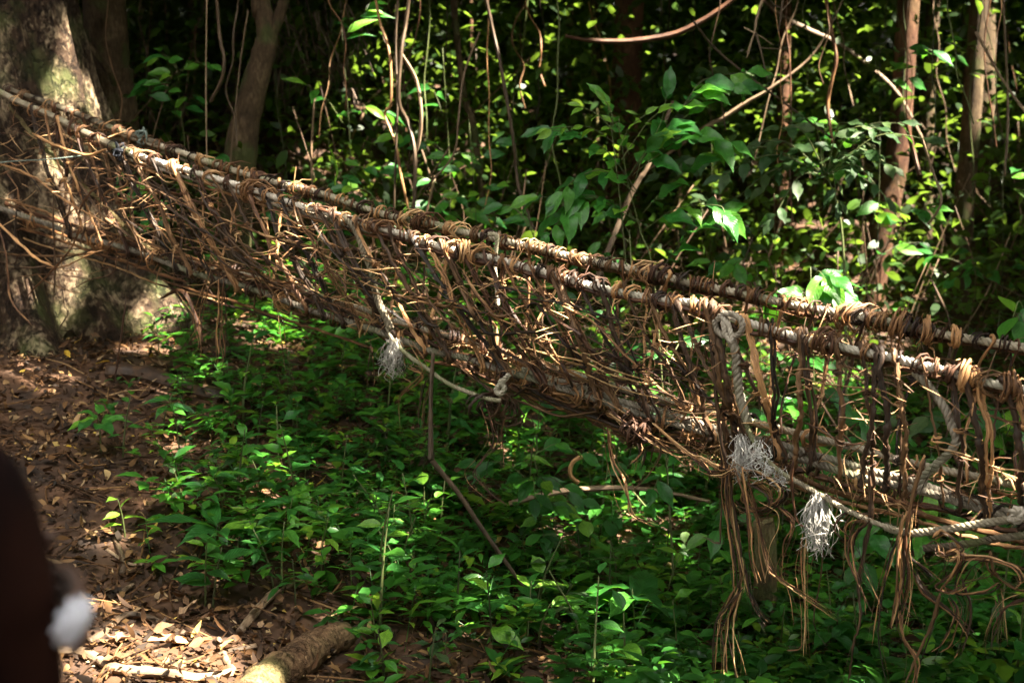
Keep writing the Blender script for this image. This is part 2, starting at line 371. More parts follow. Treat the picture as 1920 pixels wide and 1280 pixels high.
def open_sky(x, y, m=0.):
    a1, b1 = (x + 2.4) / (4.8 - m), (y - 1.9) / (6.1 - m); a2, b2 = (x - 2.2) / 2.6, (y + 3.0) / 2.4
    return ((a1 ** 2 + b1 ** 2) < 1 + .12 * np.sin(np.arctan2(b1, a1) * 5)) | ((a2 ** 2 + b2 ** 2) < 1 + .1 * np.sin(np.arctan2(b2, a2) * 4))
def trunk_surface():
    ax = P(-65, 560, 10.4); b = Vector((ax.x, ax.y, gz(ax.x, ax.y) - .15))
    H = 10.5; nz = 90; na = 160
    zz = (np.linspace(0, 1, nz) ** 1.7) * H; a = np.linspace(0, 2 * math.pi, na + 1)
    A, Z = np.meshgrid(a, zz)
    R = .80 - .008 * Z + .035 * np.sin(A * 5 + Z * .4) + .02 * np.sin(A * 11 + 1.3 + Z * .9)
    for ang, amp, wd, hh in [(-.28, .78, .13, .85), (-.95, .62, .10, .75), (-1.5, .75, .14, .95), (-2.2, .7, .13, .8), (-.6, .35, .08, .6), (-1.22, .3, .07, .7), (2.6, .8, .2, .9), (1.4, .8, .2, .9), (.5, .7, .15, .9), (3.5, .7, .2, .9)]:
        dA = (A - ang + math.pi) % (2 * math.pi) - math.pi
        R += amp * np.exp(-(dA / wd) ** 2 * .5) * np.exp(-Z / hh) + .06 * np.exp(-(dA / wd) ** 2 * .5) * np.exp(-Z / 2.6)
    R += .14 * np.exp(-Z / .5) + .28 * np.exp(-(Z / 1.9) ** 2)
    R += .014 * np.sin(A * 37 + np.sin(Z * 3) * 2) + .009 * np.sin(A * 61 + Z * 5)
    V = np.stack([R * np.cos(A), R * np.sin(A), Z], -1).reshape(-1, 3)
    V[:, 0] += -.02 * V[:, 2]
    i = np.arange(nz - 1)[:, None] * (na + 1); j = np.arange(na)[None]
    return b, V, np.stack([i + j, i + j + 1, i + j + 2 + na, i + j + na + 1], -1).reshape(-1, 4)
BT_BASE, BT_V, BT_Q = trunk_surface()

MASS = {}
def foliage_mass(name, label, N, sampler, size, tpl, mat, C=None):
    mb = MB(); pos = sampler(N); N = len(pos)
    d = rng.normal(size=(N, 3)); d[:, 2] = d[:, 2] * .5 - .25; u = rng.normal(size=(N, 3)) * .5; u[:, 2] += 1
    t = rng.random(N)
    sz = rng.uniform(*size, N); scatter(mb, tpl, pos, d, u, sz, t)
    MASS[name] = (pos, d, u, sz, t, tpl, mat)
    return tag(mb.obj(name, mat), label, None, None, 'stuff')
def ring(N):
    a = rng.uniform(0, 2 * math.pi, N); r = rng.uniform(21, 27, N)
    x = 3 + r * 1.05 * np.cos(a); y = 4 + r * 1.2 * np.sin(a)
    z = ground(x, y) + rng.uniform(0, 13, N)
    return np.stack([x, y, z], 1)
foliage_mass('surrounding_forest', 'dense ring of forest added around the clearing to block side light', 26000, ring, (.6, 1.1), SPRAY, M_canopy)  # forest ring, mostly out of view, added to keep side light out
def slope(N):
    # clumps of leaves on the far slope
    nc = 640; cx = rng.uniform(-11, 14, nc); cy2 = 10.8 + rng.random(nc) ** .8 * 13
    ch = rng.uniform(.0, 3.0, nc) * np.clip((cy2 - 8) / 8, .3, 1.2); cr = rng.uniform(.35, .9, nc)
    k = rng.integers(0, nc, N)
    dd = rng.normal(size=(N, 3)) * np.stack([cr[k], cr[k], cr[k] * .6], 1)
    x = cx[k] + dd[:, 0]; y = cy2[k] + dd[:, 1]; z = ground(x, y) + np.abs(ch[k] + dd[:, 2])
    pts = np.stack([x, y, z], 1)
    return pts[y > 10.3]
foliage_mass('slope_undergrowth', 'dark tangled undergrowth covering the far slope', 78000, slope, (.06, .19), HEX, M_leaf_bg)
def tangle():
    mb = MB()
    for i in range(800):
        y = random.uniform(10.2, 21); x = random.uniform(-1, 1) * (1 + .42 * y); z = gz(x, y); H = random.uniform(.3, 1.7); l = random.gauss(0, .6), random.gauss(0, .3)
        pts = [(x + l[0] * f + random.gauss(0, .05), y + l[1] * f, z + H * f) for f in (0, .3, .65, 1)]
        tube(mb, catmull(pts, 3), random.choice([.003, .004, .006, .009]), 4, random.random())
    tag(mb.obj('tangled_stems', fibre_mat('tangled_stem', (.03, .018, .01), (.08, .045, .025), (.2, .13, .075), src='attr')), 'brown tangle of thin stems among the far undergrowth', None, None, 'stuff')
tangle()
def deep(N):
    nc = 420; cx = rng.uniform(-12, 15, nc); cyy = 13 + rng.random(nc) * 11; chh = rng.uniform(.2, 4.5, nc); k = rng.integers(0, nc, N)
    dd = rng.normal(size=(N, 3)) * np.array([.75, .75, .6]); x = cx[k] + dd[:, 0]; y = np.clip(cyy[k] + dd[:, 1], 12.2, 26)
    return np.stack([x, y, ground(x, y) + np.abs(chh[k] + dd[:, 2])], 1)
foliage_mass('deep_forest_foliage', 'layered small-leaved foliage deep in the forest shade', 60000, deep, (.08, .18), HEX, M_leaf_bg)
def far_wall(N):
    x = rng.uniform(-17, 22, N); y = rng.uniform(20, 25, N); z = ground(x, y) + rng.uniform(0, 9, N)
    return np.stack([x, y, z], 1)
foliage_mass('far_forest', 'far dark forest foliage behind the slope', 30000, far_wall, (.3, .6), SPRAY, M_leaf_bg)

# ------------------------------------------------------------------ leaf litter and low ground cover
def bareness(px, py):
    # 1 = bare litter, 0 = thick green
    b = np.clip(1.15 - (px - 120) / 420, 0, 1)
    b = np.maximum(b, np.clip((py - 1180) / 90, 0, .7) * (px < 1100))
    b = np.maximum(b, np.clip(1 - np.abs(px - 330) / 330, 0, 1) * (np.abs(py - 660) < 60) * .8)
    return b
def pxs(pos):
    q = pos - np.array([0, 0, CAM_Z]); f = np.array(_F); u = np.array(_U); z = q @ f
    return 960 + q[:, 0] / z * FPX, 640 - (q @ u) / z * FPX
def build_litter():
    N = 42000
    y = 3 + rng.random(N) ** 1.1 * 13; x = rng.uniform(-1, 1, N) * (1.2 + y * .42)
    pos = np.stack([x, y, ground(x, y) + rng.uniform(.004, .045, N)], 1)
    d = rng.normal(size=(N, 3)); d[:, 2] *= .22; u = rng.normal(size=(N, 3)) * .42; u[:, 2] += 1
    t = rng.random(N) ** 1.25
    mb = MB(); h = N // 2
    for k, tp in enumerate((leaf_grid(4, 1, .5, .5, .45, tip=0, seed=1), leaf_grid(4, 1, .34, .4, -.6, tip=0, seed=2))):
        s = slice(k * h, (k + 1) * h)
        scatter(mb, tp, pos[s], d[s], u[s], .018 + .07 * rng.random(h) ** 1.5, t[s])
    M = 56000; y = 3 + rng.random(M) ** 1.1 * 11; x = rng.uniform(-1, 1, M) * (1.2 + y * .42)
    p2 = np.stack([x, y, ground(x, y) + rng.uniform(.006, .04, M)], 1); d2 = rng.normal(size=(M, 3)); d2[:, 2] *= .3; u2 = rng.normal(size=(M, 3)) * .5; u2[:, 2] += 1
    scatter(mb, SPRAY, p2, d2, u2, rng.uniform(.012, .05, M), rng.random(M) ** .9)
    for _ in range(1500):
        yy = random.uniform(4, 11); xx = random.uniform(-1, 1) * (1 + yy * .4); a = random.uniform(0, 6.28); L = random.uniform(.08, .5)
        z = gz(xx, yy) + .02
        e = (xx + L * math.cos(a), yy + L * math.sin(a)); m_ = ((xx + e[0]) / 2 + random.gauss(0, .03), (yy + e[1]) / 2)
        tube(mb, catmull([(xx, yy, z), (*m_, gz(*m_) + .03), (*e, gz(*e) + .015)], 3), random.uniform(.002, .006), 4, random.uniform(.2, .9))
    tag(mb.obj('leaf_litter', M_litter), 'brown dead leaves and twigs covering the soil', None, None, 'stuff')
build_litter()
def build_cover():
    N = 6900
    y = 4.6 + rng.random(N) * 7.5; x = rng.uniform(-1, 1, N) * (.8 + y * .4)
    pos = np.stack([x, y, ground(x, y)], 1)
    px, py = pxs(pos); keep = (rng.random(N) > bareness(px, py) * 1.12) & ~((px < 650) & (py > 1150))
    pos = pos[keep]; N = len(pos)
    mb = MB(); tp = [leaf_grid(3, 2, w_, .3, dr, tip=0, seed=i) for i, (w_, dr) in enumerate(((.42, .3), (.5, .2), (.3, .4)))]
    B = [[[], [], [], [], []] for _ in tp]
    for p in pos:
        h = random.uniform(.05, .3); n = random.randint(4, 9); k = random.randint(0, 2); s0 = random.uniform(.045, .125); t0 = random.random() ** 1.2
        lean = rng.normal(size=2) * .12
        a0 = random.uniform(0, 6.28)
        for i in range(n):
            f = .45 + .55 * i / n; a = a0 + i * 2.4
            B[k][0].append(p + np.array([lean[0] * f, lean[1] * f, h * f]))
            B[k][1].append((math.cos(a), math.sin(a), random.uniform(-.25, .55) + .3 * f))
            B[k][2].append((random.gauss(0, .25), random.gauss(0, .25), 1)); B[k][3].append(s0 * random.uniform(.7, 1.3)); B[k][4].append(min(1, max(0, t0 + random.gauss(0, .12))))
        if random.random() < .4:
            tube(mb, [p, p + np.array([lean[0], lean[1], h])], .0022, 3, .3)
    for k, t in enumerate(tp):
        scatter(mb, t, np.array(B[k][0]), np.array(B[k][1]), np.array(B[k][2]), np.array(B[k][3]), np.array(B[k][4]))
    tag(mb.obj('ground_cover', M_leaf_stuff), 'low green seedlings carpeting the slope under the bridge', None, None, 'stuff')
build_cover()

# ------------------------------------------------------------------ leaf meshes for countable plants
def leaf_mesh(name, mat, **kw):
    mb = MB(); V, Q, UV = leaf_grid(**kw); mb.add(V, Q, None, UV); return mb.mesh(name, mat)
LF = {'oval': [leaf_mesh('leaf', M_leaf, nst=6, ncol=4, width=.46, droop=.3, fold=.3, seed=i, wave=.12) for i in (0, 1)],
      'long': [leaf_mesh('leaf', M_leaf, nst=6, ncol=4, width=.3, droop=.35, fold=.4, seed=i, wave=.2) for i in (3, 4)],
      'round': [leaf_mesh('leaf', M_leaf, nst=6, ncol=4, width=.66, droop=.2, fold=.2, seed=i) for i in (5, 6)],
      'quilt': [leaf_mesh('leaf', M_leaf, nst=8, ncol=4, width=.44, droop=.4, fold=.25, seed=i, wave=.35) for i in (7, 8)],
      'lime': [leaf_mesh('leaf', M_leaf_lime, nst=6, ncol=4, width=.42, droop=.35, fold=.35, seed=i, wave=.1) for i in (9, 10)],
      'dull': [leaf_mesh('leaf', M_leaf_dull, nst=6, ncol=4, width=.42, droop=.25, fold=.2, seed=i, wave=.3) for i in (11, 12)],
      'small': [leaf_mesh('leaflet', M_leaf, nst=4, ncol=2, width=.38, droop=.15, fold=.2, seed=13)]}
def add_leaf(root, kind, pos, d, s, up=(0, 0, 1), name='leaf'):
    o = bpy.data.objects.new(name, random.choice(LF[kind])); COL.objects.link(o); o.parent = root
    u = Vector(up) + Vector((random.gauss(0, .22), random.gauss(0, .22), 0))
    o.matrix_local = mat4(pos, d, u, s); KIDS.setdefault(root.name, []).append(o); return o
def add_stem(root, pts, r0, r1, mat=M_stem, name='stem', per=4, sides=5):
    c = catmull(pts, per); mb = MB(); tube(mb, c, np.linspace(r0, r1, len(c)), sides, .5, .05)
    o = bpy.data.objects.new(name, mb.mesh(name, mat)); COL.objects.link(o); o.parent = root; KIDS.setdefault(root.name, []).append(o)
    return c
def proto_seedling(kind, n, h, ls, whorl=False):
    r = empty('seedling', (0, 0, 0)); lx, ly = random.gauss(0, .15) * h, random.gauss(0, .15) * h
    c = add_stem(r, [(0, 0, -.03), (lx * .3, ly * .3, h * .5), (lx, ly, h)], .004 + h * .006, .0022)
    a0 = random.uniform(0, 6)
    for i in range(n):
        f = (1 - .22 * (i / n)) if whorl else (.35 + .65 * (i + 1) / n)
        a = a0 + i * (2 * math.pi / n * (1 if whorl else 2.61) ); p = c[min(len(c) - 1, int(f * (len(c) - 1)))]
        el = random.uniform(-.1, .45) + (.5 if i > n - 3 and not whorl else .1)
        d = Vector((math.cos(a), math.sin(a), el)).normalized()
        add_leaf(r, kind, Vector(p) + d * .012, d, ls * random.uniform(.7, 1.2) * (.7 + .5 * (1 - f) if not whorl else 1))
    return r
def proto_fern(n, h, ls):
    r = empty('seedling', (0, 0, 0)); add_stem(r, [(0, 0, -.03), (.01, .01, h * .5), (.02, 0, h)], .004, .002)
    for k in range(n):
        a = k * 2.4 + random.random(); L = random.uniform(.16, .26); d = Vector((math.cos(a), math.sin(a), .25)); s = d.cross(Vector((0, 0, 1))).normalized()
        b0 = Vector((.02, 0, h * (.6 + .4 * k / n)))
        pts = [b0 + d * L * t - Vector((0, 0, .1 * L * t * t)) for t in (0, .5, 1)]
        c = add_stem(r, pts, .0016, .0008, name='leaf_stalk', per=4, sides=4)
        for i in range(1, 7):
            p = Vector(c[min(len(c) - 1, int(i / 6 * (len(c) - 1)))])
            for sg in (-1, 1):
                add_leaf(r, 'small', p, (s * sg + d * .5 - Vector((0, 0, .1))), ls * (1.05 - .06 * i), name='leaflet')
    return r
PROTO = []
for i in range(26):
    q = i % 7
    if q in (0, 1): PROTO.append((proto_seedling('oval', random.randint(5, 9), random.uniform(.18, .4), random.uniform(.09, .13)), 'oval-leaved'))
    elif q == 2: PROTO.append((proto_seedling('long', random.randint(6, 9), random.uniform(.15, .35), random.uniform(.13, .2), True), 'long-leaved'))
    elif q == 3: PROTO.append((proto_seedling('round', random.randint(4, 7), random.uniform(.15, .32), random.uniform(.09, .13)), 'round-leaved'))
    elif q == 4: PROTO.append((proto_seedling('quilt', random.randint(5, 8), random.uniform(.25, .45), random.uniform(.14, .19)), 'ribbed-leaved'))
    elif q == 5: PROTO.append((proto_seedling('lime', random.randint(5, 8), random.uniform(.15, .35), random.uniform(.07, .11)), 'lime green'))
    else: PROTO.append((proto_seedling('dull', random.randint(5, 8), random.uniform(.2, .4), random.uniform(.09, .14)), 'dull green'))
PROTO += [(proto_fern(5, .22, .045), 'feathery'), (proto_fern(4, .3, .05), 'feathery')]
first_used = set()
def place(proto, look, p, scale, px, py, label=None, name='seedling', cat='seedling', group='seedlings growing on the slope under the bridge'):
    if label is None:
        sz = 'tiny' if scale < .8 else ('small' if scale < 1.05 else ('tall' if scale < 1.35 else 'large'))
        label = uniq('%s %s seedling {w}' % (sz, look), px, py)
        if label is None: return None
    if proto.name in first_used: r = copy_tree(proto)
    else: r = proto; first_used.add(proto.name)
    r.location = p; r.rotation_euler = (random.gauss(0, .06), random.gauss(0, .06), random.uniform(0, 6.28)); r.scale = (scale,) * 3
    return tag(r, label, cat, group)
count = 0; tries = 0
while count < 275 and tries < 9000:
    tries += 1
    px = random.uniform(80, 1930); py = random.uniform(610, 1300)
    if (px < 150 and py > 820) or (px < 650 and py > 1130): continue
    if random.random() < float(bareness(np.array(px), np.array(py))) * 1.03: continue
    p = ray_ground(px, py + 20, 3.5, 14)
    if p is None: continue
    pr, look = random.choice(PROTO)
    if look == 'lime green' and random.random() < .55: continue
    if place(pr, look, p, random.uniform(.65, 1.45), px, py): count += 1
# the ones that stand out in the photograph
def hero(kind, n, h, ls, px, py, Y, look, label, whorl=False, s=1):
    r = proto_seedling(kind, n, h, ls, whorl); r.name = 'leafy_plant'
    p = P(px, py, Y); p.z = min(p.z, gz(p.x, p.y) + .15) if Y < 20 else p.z
    r.location = p; r.scale = (s,) * 3; tag(r, label, 'plant', 'leafy plants standing out of the ground cover'); first_used.add(r.name); return r
def on_ground(px, py):
    p = ray_ground(px, py); return (px, py, p.y)
for kind, n, h, ls, (px, py), lab, wh in [
    ('quilt', 7, .22, .2, (190, 850), 'dark ribbed broad-leaved plant on the litter right of the blurred person', True),
    ('long', 8, .2, .3, (405, 1060), 'rosette of long glossy leaves on the bare soil above the thick log', True),
    ('lime', 5, .2, .14, (235, 1010), 'young plant with two bright green leaves beside the litter path', False),
    ('quilt', 6, .35, .3, (1190, 1230), 'plant with very large ribbed leaves at the bottom left of the mossy stump', True),
    ('round', 5, .5, .2, (1140, 1200), 'plant holding one big rounded bright leaf below the bent bough', False),
    ('lime', 8, .4, .17, (1240, 1180), 'bright lime leafy plant just left of the tall vine bunch', False),
    ('quilt', 7, .4, .2, (1150, 1060), 'bright ribbed plant in the middle of the slope below the bent bough', False),
    ('round', 6, .35, .24, (930, 880), 'plant with large pale round leaves under the vine belly', False),
    ('quilt', 7, .3, .22, (840, 850), 'broad-leaved plant under the left end of the vine belly', False),
    ('oval', 8, .3, .14, (385, 1130), 'bushy bright seedling clump on the soil left of the log', False),
    ('oval', 9, .4, .15, (640, 740), 'pale green plant with rounded leaves under the left tassel', False),
    ('long', 7, .3, .26, (1560, 1270), 'long-leaved plant at the bottom edge below the vine coils', True),
    ('quilt', 7, .4, .2, (640, 950), 'upright plant with big crossed leaves in mid slope', False),
    ('lime', 7, .3, .12, (600, 1080), 'yellowish green plant above and right of the log', False),
    ('long', 7, .35, .24, (1800, 1250), 'dark long-leaved plant in the bottom right corner', True)]:
    _, _, Y = on_ground(px, py); hero(kind, n, h, ls, px, py, Y, '', lab, wh)

# ------------------------------------------------------------------ shrubs drawn branch by branch
def shrub(name, label, base, branches, kinds, ls, stem_r=.012, cat='shrub', group=None, spacing=.11, tipkind=None, mat=M_stem):
    r = empty(name, base, label, cat, group); M0 = Vector(base)
    for bi, br in enumerate(branches):
        pts = [Vector(q) - M0 for q in br]
        c = add_stem(r, pts, stem_r * (1 if bi == 0 else .5), .002, mat, 'stem' if bi == 0 else 'branch', 8, 6)
        L = np.concatenate([[0], np.cumsum(np.linalg.norm(np.diff(c, axis=0), axis=1))])
        if bi == 0 and len(branches) > 2: continue
        s = L[-1] * .15; k = 0
        while s < L[-1]:
            i = min(len(c) - 2, int(np.searchsorted(L, s))); t = Vector(c[i + 1] - c[i]).normalized()
            side = t.cross(Vector((0, 0, 1)));
            if side.length < .2: side = Vector((1, 0, 0))
            side.normalize(); sg = 1 if k % 2 else -1
            d = (t * .7 + side * sg * random.uniform(.6, 1) + Vector((0, 0, random.uniform(-.5, .1)))).normalized()
            kd = tipkind if (tipkind and s > L[-1] * .7) else kinds
            add_leaf(r, kd, Vector(c[i]) + d * .008, d, ls * random.uniform(.75, 1.2) * (.75 if kd == tipkind else 1), up=(random.gauss(0, .3), -.8 + random.gauss(0, .35), .9))
            s += spacing * random.uniform(.7, 1.2); k += 1
        d = Vector(c[-1] - c[-2]).normalized(); add_leaf(r, kinds if not tipkind else tipkind, Vector(c[-1]), d, ls * .9, up=(0, -.9, 1))
    return r
Y0 = 7.9
def B(*pp, Y=Y0, dy=0): return [P(x, y, Y + dy * i) for i, (x, y) in enumerate(pp)]
gb = P(1270, 900, 7.6); gb.z = gz(gb.x, gb.y)
shrub('sapling', 'sharp sapling with large ribbed leaves spreading above the far handrail', gb,
      [[gb, P(1230, 560, 7.8), P(1200, 430, 7.9), P(1175, 330, 7.9), P(1160, 220, 7.95)],
       B((1195, 360), (1140, 285), (1080, 250), (1035, 245), dy=-.03), B((1180, 290), (1155, 230), (1140, 200)),
       B((1190, 360), (1130, 320), (1080, 335), (1055, 360), dy=-.06), B((1205, 420), (1140, 375), (1080, 365), (1010, 370), dy=-.05),
       B((1205, 420), (1110, 370), (1060, 400), (1030, 440), dy=-.08),
       B((1180, 330), (1235, 240), (1250, 180)), B((1180, 330), (1280, 200), (1320, 150), (1400, 135), dy=.03), B((1280, 200), (1330, 165), (1385, 160)),
       B((1185, 330), (1260, 270), (1310, 250), (1365, 265), dy=-.03), B((1205, 400), (1250, 350), (1300, 310)), B((1210, 430), (1270, 390), (1345, 385), (1360, 400), dy=-.05),
       B((1230, 520), (1290, 440), (1350, 400)), B((1190, 340), (1215, 280), (1290, 215))],
      'quilt', .19, .007, 'sapling', spacing=.07)
shrub('lime_sapling', 'slender sapling tip with small bright lime leaves left of the ribbed sapling', P(1175, 520, 7.75),
      [B((1175, 520), (1165, 400), (1150, 270), (1140, 200), Y=7.75), B((1155, 270), (1110, 240), (1070, 238), (1030, 242), Y=7.7), B((1155, 250), (1120, 215), (1090, 200), Y=7.7),
       B((1150, 240), (1145, 205), (1135, 190), Y=7.7), B((1165, 300), (1210, 235), (1235, 210), Y=7.7), B((1160, 280), (1180, 240), (1210, 215), Y=7.7)],
      'lime', .095, .005, 'sapling', spacing=.085)
gb2 = P(1600, 640, 9.6); gb2.z = gz(gb2.x, gb2.y)
shrub('bush', 'dull-leaved spreading bush behind the handrail on the right', gb2,
      [[gb2, P(1580, 450, 9.6), P(1540, 300, 9.6), P(1560, 210, 9.6)]] +
      [B((1550, 330), (1550 + dx * .5, 290 + dy_ * .5 - 20), (1550 + dx, 290 + dy_), Y=9.5 + .1 * (i % 3), dy=-.12) for i, (dx, dy_) in enumerate(
          [(-200, 40), (-160, -10), (-120, 60), (-90, -50), (-240, 10), (-40, -70), (40, -60), (90, -50), (140, -60), (190, -30), (120, 20), (60, 40), (-100, 120), (-180, 90), (20, 90), (110, 80)])],
      'dull', .15, .012, 'bush', spacing=.09)
def simple_bush(px, py, Y, W, H, kind, ls, label, nb=9, name='bush', group='leafy bushes beyond the bridge'):
    g = P(px, py, Y); g.z = gz(g.x, g.y); top = P(px, py, Y)
    br = [[g, (g + top) / 2 + Vector((.05, 0, 0)), top]]
    for k in range(nb):
        a = random.uniform(0, 6.28); f = random.uniform(.3, 1)
        s = g.lerp(top, f); e = s + Vector((math.cos(a) * W * random.uniform(.5, 1), math.sin(a) * W * .7, random.uniform(-.1, .6) * H)); 
        br.append([s, s.lerp(e, .5) + Vector((0, 0, .06)), e])
    return shrub(name, label, g, br, kind, ls, .0055, 'bush', group, spacing=ls * .7)
for a in [(1420, 500, 8.6, .45, .3, 'oval', .17, 'broad dark bush right above the far handrail at mid right'),
          (720, 370, 8.9, .35, .3, 'oval', .15, 'dark glossy bush above the handrails left of centre'),
          (1000, 430, 8.6, .4, .25, 'oval', .13, 'low dark bush behind the far handrail at centre'),
          (1520, 500, 8.3, .25, .2, 'quilt', .24, 'plant with one long shiny leaf above the far handrail'),
          (1180, 430, 8.8, .4, .25, 'oval', .12, 'small dark leafy bush under the ribbed sapling'),
          (640, 40, 11, .5, .5, 'long', .22, 'long-leaved plant right of the dry fronds at the top'),
          (830, 90, 11, .5, .4, 'oval', .2, 'leafy bush at the top left of centre among lianas'),
          (880, 230, 10.5, .6, .5, 'oval', .15, 'dim oval-leaved bush behind the twisted lianas'),
          (1900, 590, 6.6, .12, .1, 'round', .16, 'bush with one lit round leaf at the right frame edge'),
          (1830, 800, 7.6, .5, .3, 'dull', .17, 'pale dull bush seen through the right net'),
          (1700, 780, 7.6, .5, .25, 'quilt', .19, 'bright broad bush seen through the net right of the tie rope'),
          (1450, 720, 7.6, .45, .3, 'oval', .17, 'glossy bush behind the paired tassels'),
          (1250, 650, 7.8, .45, .3, 'oval', .16, 'shady bush behind the middle of the net'),
          (1000, 850, 7.6, .4, .25, 'oval', .15, 'dark bush in the shade right under the vine belly'),
          (1880, 320, 12, .8, .6, 'oval', .2, 'dim bush at the upper right edge'),
          (1650, 60, 12, .9, .5, 'oval', .2, 'dim bush at the top right under the pale trunk'),
          (330, 120, 11, .5, .5, 'oval', .15, 'dark bush between the big tree and the forked tree'),
          (300, 300, 10.6, .5, .4, 'oval', .14, 'low dark bush right of the big trunk behind the handrail'),
          (600, 300, 10.8, .6, .4, 'oval', .14, 'dim bush right of the forked tree foot'),
          (1330, 80, 12, .6, .5, 'dull', .18, 'dim bush right of the sunlit bare branch')]:
    simple_bush(*a)

# ------------------------------------------------------------------ trees
def trunk_obj(name, root, pts, r, mat, sides=14, knob=.03, per=8, flute=0.):
    c = catmull([Vector(p) - Vector(root.location) for p in pts], per)
    R = np.interp(np.linspace(0, 1, len(c)), np.linspace(0, 1, len(r)), r)
    mb = MB(); tube(mb, c, R, sides, .5, knob); o = mb.obj(name, mat); o.parent = root; o.matrix_parent_inverse = Matrix.Identity(4)
    return c
CROWNS = []
def tree(label, pts, r, mat, limbs=(), crown=True, name='tree', group='trees on the far slope', top=9.5):
    b = Vector(pts[0]); b.z = gz(b.x, b.y) - .1
    root = empty(name, b, label, 'tree', group)
    pts = [b] + list(pts[1:]); e = Vector(pts[-1]); dvec = (e - Vector(pts[-2])).normalized()
    if e.z < top: pts.append(e + dvec * (top - e.z) * .5 + Vector((0, 0, (top - e.z) * .5))); r = list(r) + [r[-1] * .8]
    trunk_obj('trunk', root, pts, r, mat)
    for lp, lr in limbs: trunk_obj('limb', root, lp, lr, mat, 8)
    if crown: CROWNS.append((root, np.array(Vector(pts[-1]) - b), 160, (.9, .9, .6)))
    return root
# big buttressed tree the bridge hangs from
def big_tree():
    b = BT_BASE
    root = empty('buttressed_tree', b, 'huge buttressed tree with sunlit bark that holds the left bridge end', 'tree')
    H = 10.5
    mb = MB(); mb.add(BT_V, BT_Q); o = mb.obj('trunk', M_bark_big); o.parent = root; o.matrix_parent_inverse = Matrix.Identity(4)
    CROWNS.append((root, np.array([-.8, 1, H]), 500, (2, 2, .9)))
big_tree()
tree('forked slim tree leaning right behind the left handrails', [P(435, 560, 11), P(450, 300, 11), P(470, 190, 11), P(497, 90, 11), P(500, 60, 11), P(487, -20, 11), P(480, -120, 11)],
     [.13, .125, .105, .09, .08, .065, .06], M_bark, [([P(499, 75, 11), P(520, 40, 11), P(535, -10, 11), P(560, -120, 11)], [.06, .045, .04, .03])])
tree('dark trunk in the shade right behind the big buttressed tree', [P(225, 420, 12), P(205, 150, 12), P(195, 0, 12)], [.25, .2, .17], M_bark, [([P(165, 85, 11.6), P(200, 130, 11.6), P(215, 160, 11.7)], [.03, .03, .02])])
tree('thick reddish trunk behind the sunlit bare branch', [P(1165, 430, 15), P(1172, 200, 15), P(1180, 0, 15)], [.2, .17, .15], M_bark_red)
tree('pale spotted far trunk near the top right', [P(1735, 400, 16), P(1740, 180, 16), P(1750, 0, 16)], [.1, .08, .075], M_bark)
tree('brown leaning trunk behind the bokeh glints on the right', [P(1630, 560, 14), P(1655, 420, 14), P(1680, 300, 14), P(1700, 60, 14)], [.14, .13, .12, .1], M_bark_red)
tree('brown trunk between the far bushes at the right edge', [P(1795, 560, 14), P(1808, 380, 14), P(1830, 100, 14)], [.12, .1, .09], M_bark)
tree('broad dim trunk in the far right background', [P(1850, 560, 17), P(1840, 300, 17), P(1835, 0, 17)], [.22, .2, .18], M_bark)
tr = P(2600, 700, 4.6)
tree('stout tree that anchors the near end of the bridge', [P(2660, 1300, 4.7), P(2660, 700, 4.7), P(2670, 0, 4.7)], [.35, .24, .22], M_bark_big, group=None)
n = 0; t_ = 0
while n < 15 and t_ < 400:
    t_ += 1
    px = random.uniform(250, 1930); Y = random.uniform(11.5, 20); w_ = random.choice([.02, .03, .03, .04, .05, .07]); py = random.uniform(60, 420)
    col = random.choice([('reddish', M_bark_red), ('grey brown', M_bark), ('mossy', M_stump)])
    lab = uniq('%s %s far trunk {w}' % ('thin' if w_ < .035 else 'slim', col[0]), px, 200)
    if not lab: continue
    dx = random.gauss(0, 25)
    tree(lab, [P(px, 500, Y), P(px + dx * .5, 250, Y), P(px + dx, 0, Y)], [w_ * 1.2, w_, w_ * .9], col[1]); n += 1

def tubething(name, label, cat, pts, r, mat, group=None, sides=7, knob=.06, per=6, partname=None):
    c = catmull(pts, per); b = Vector(c[0]); mb = MB()
    R = np.interp(np.linspace(0, 1, len(c)), np.linspace(0, 1, len(np.atleast_1d(r))), np.atleast_1d(r))
    tube(mb, c - np.array(b), R, sides, .5, knob); o = mb.obj(name, mat); o.location = b
    return tag(o, label, cat, group)
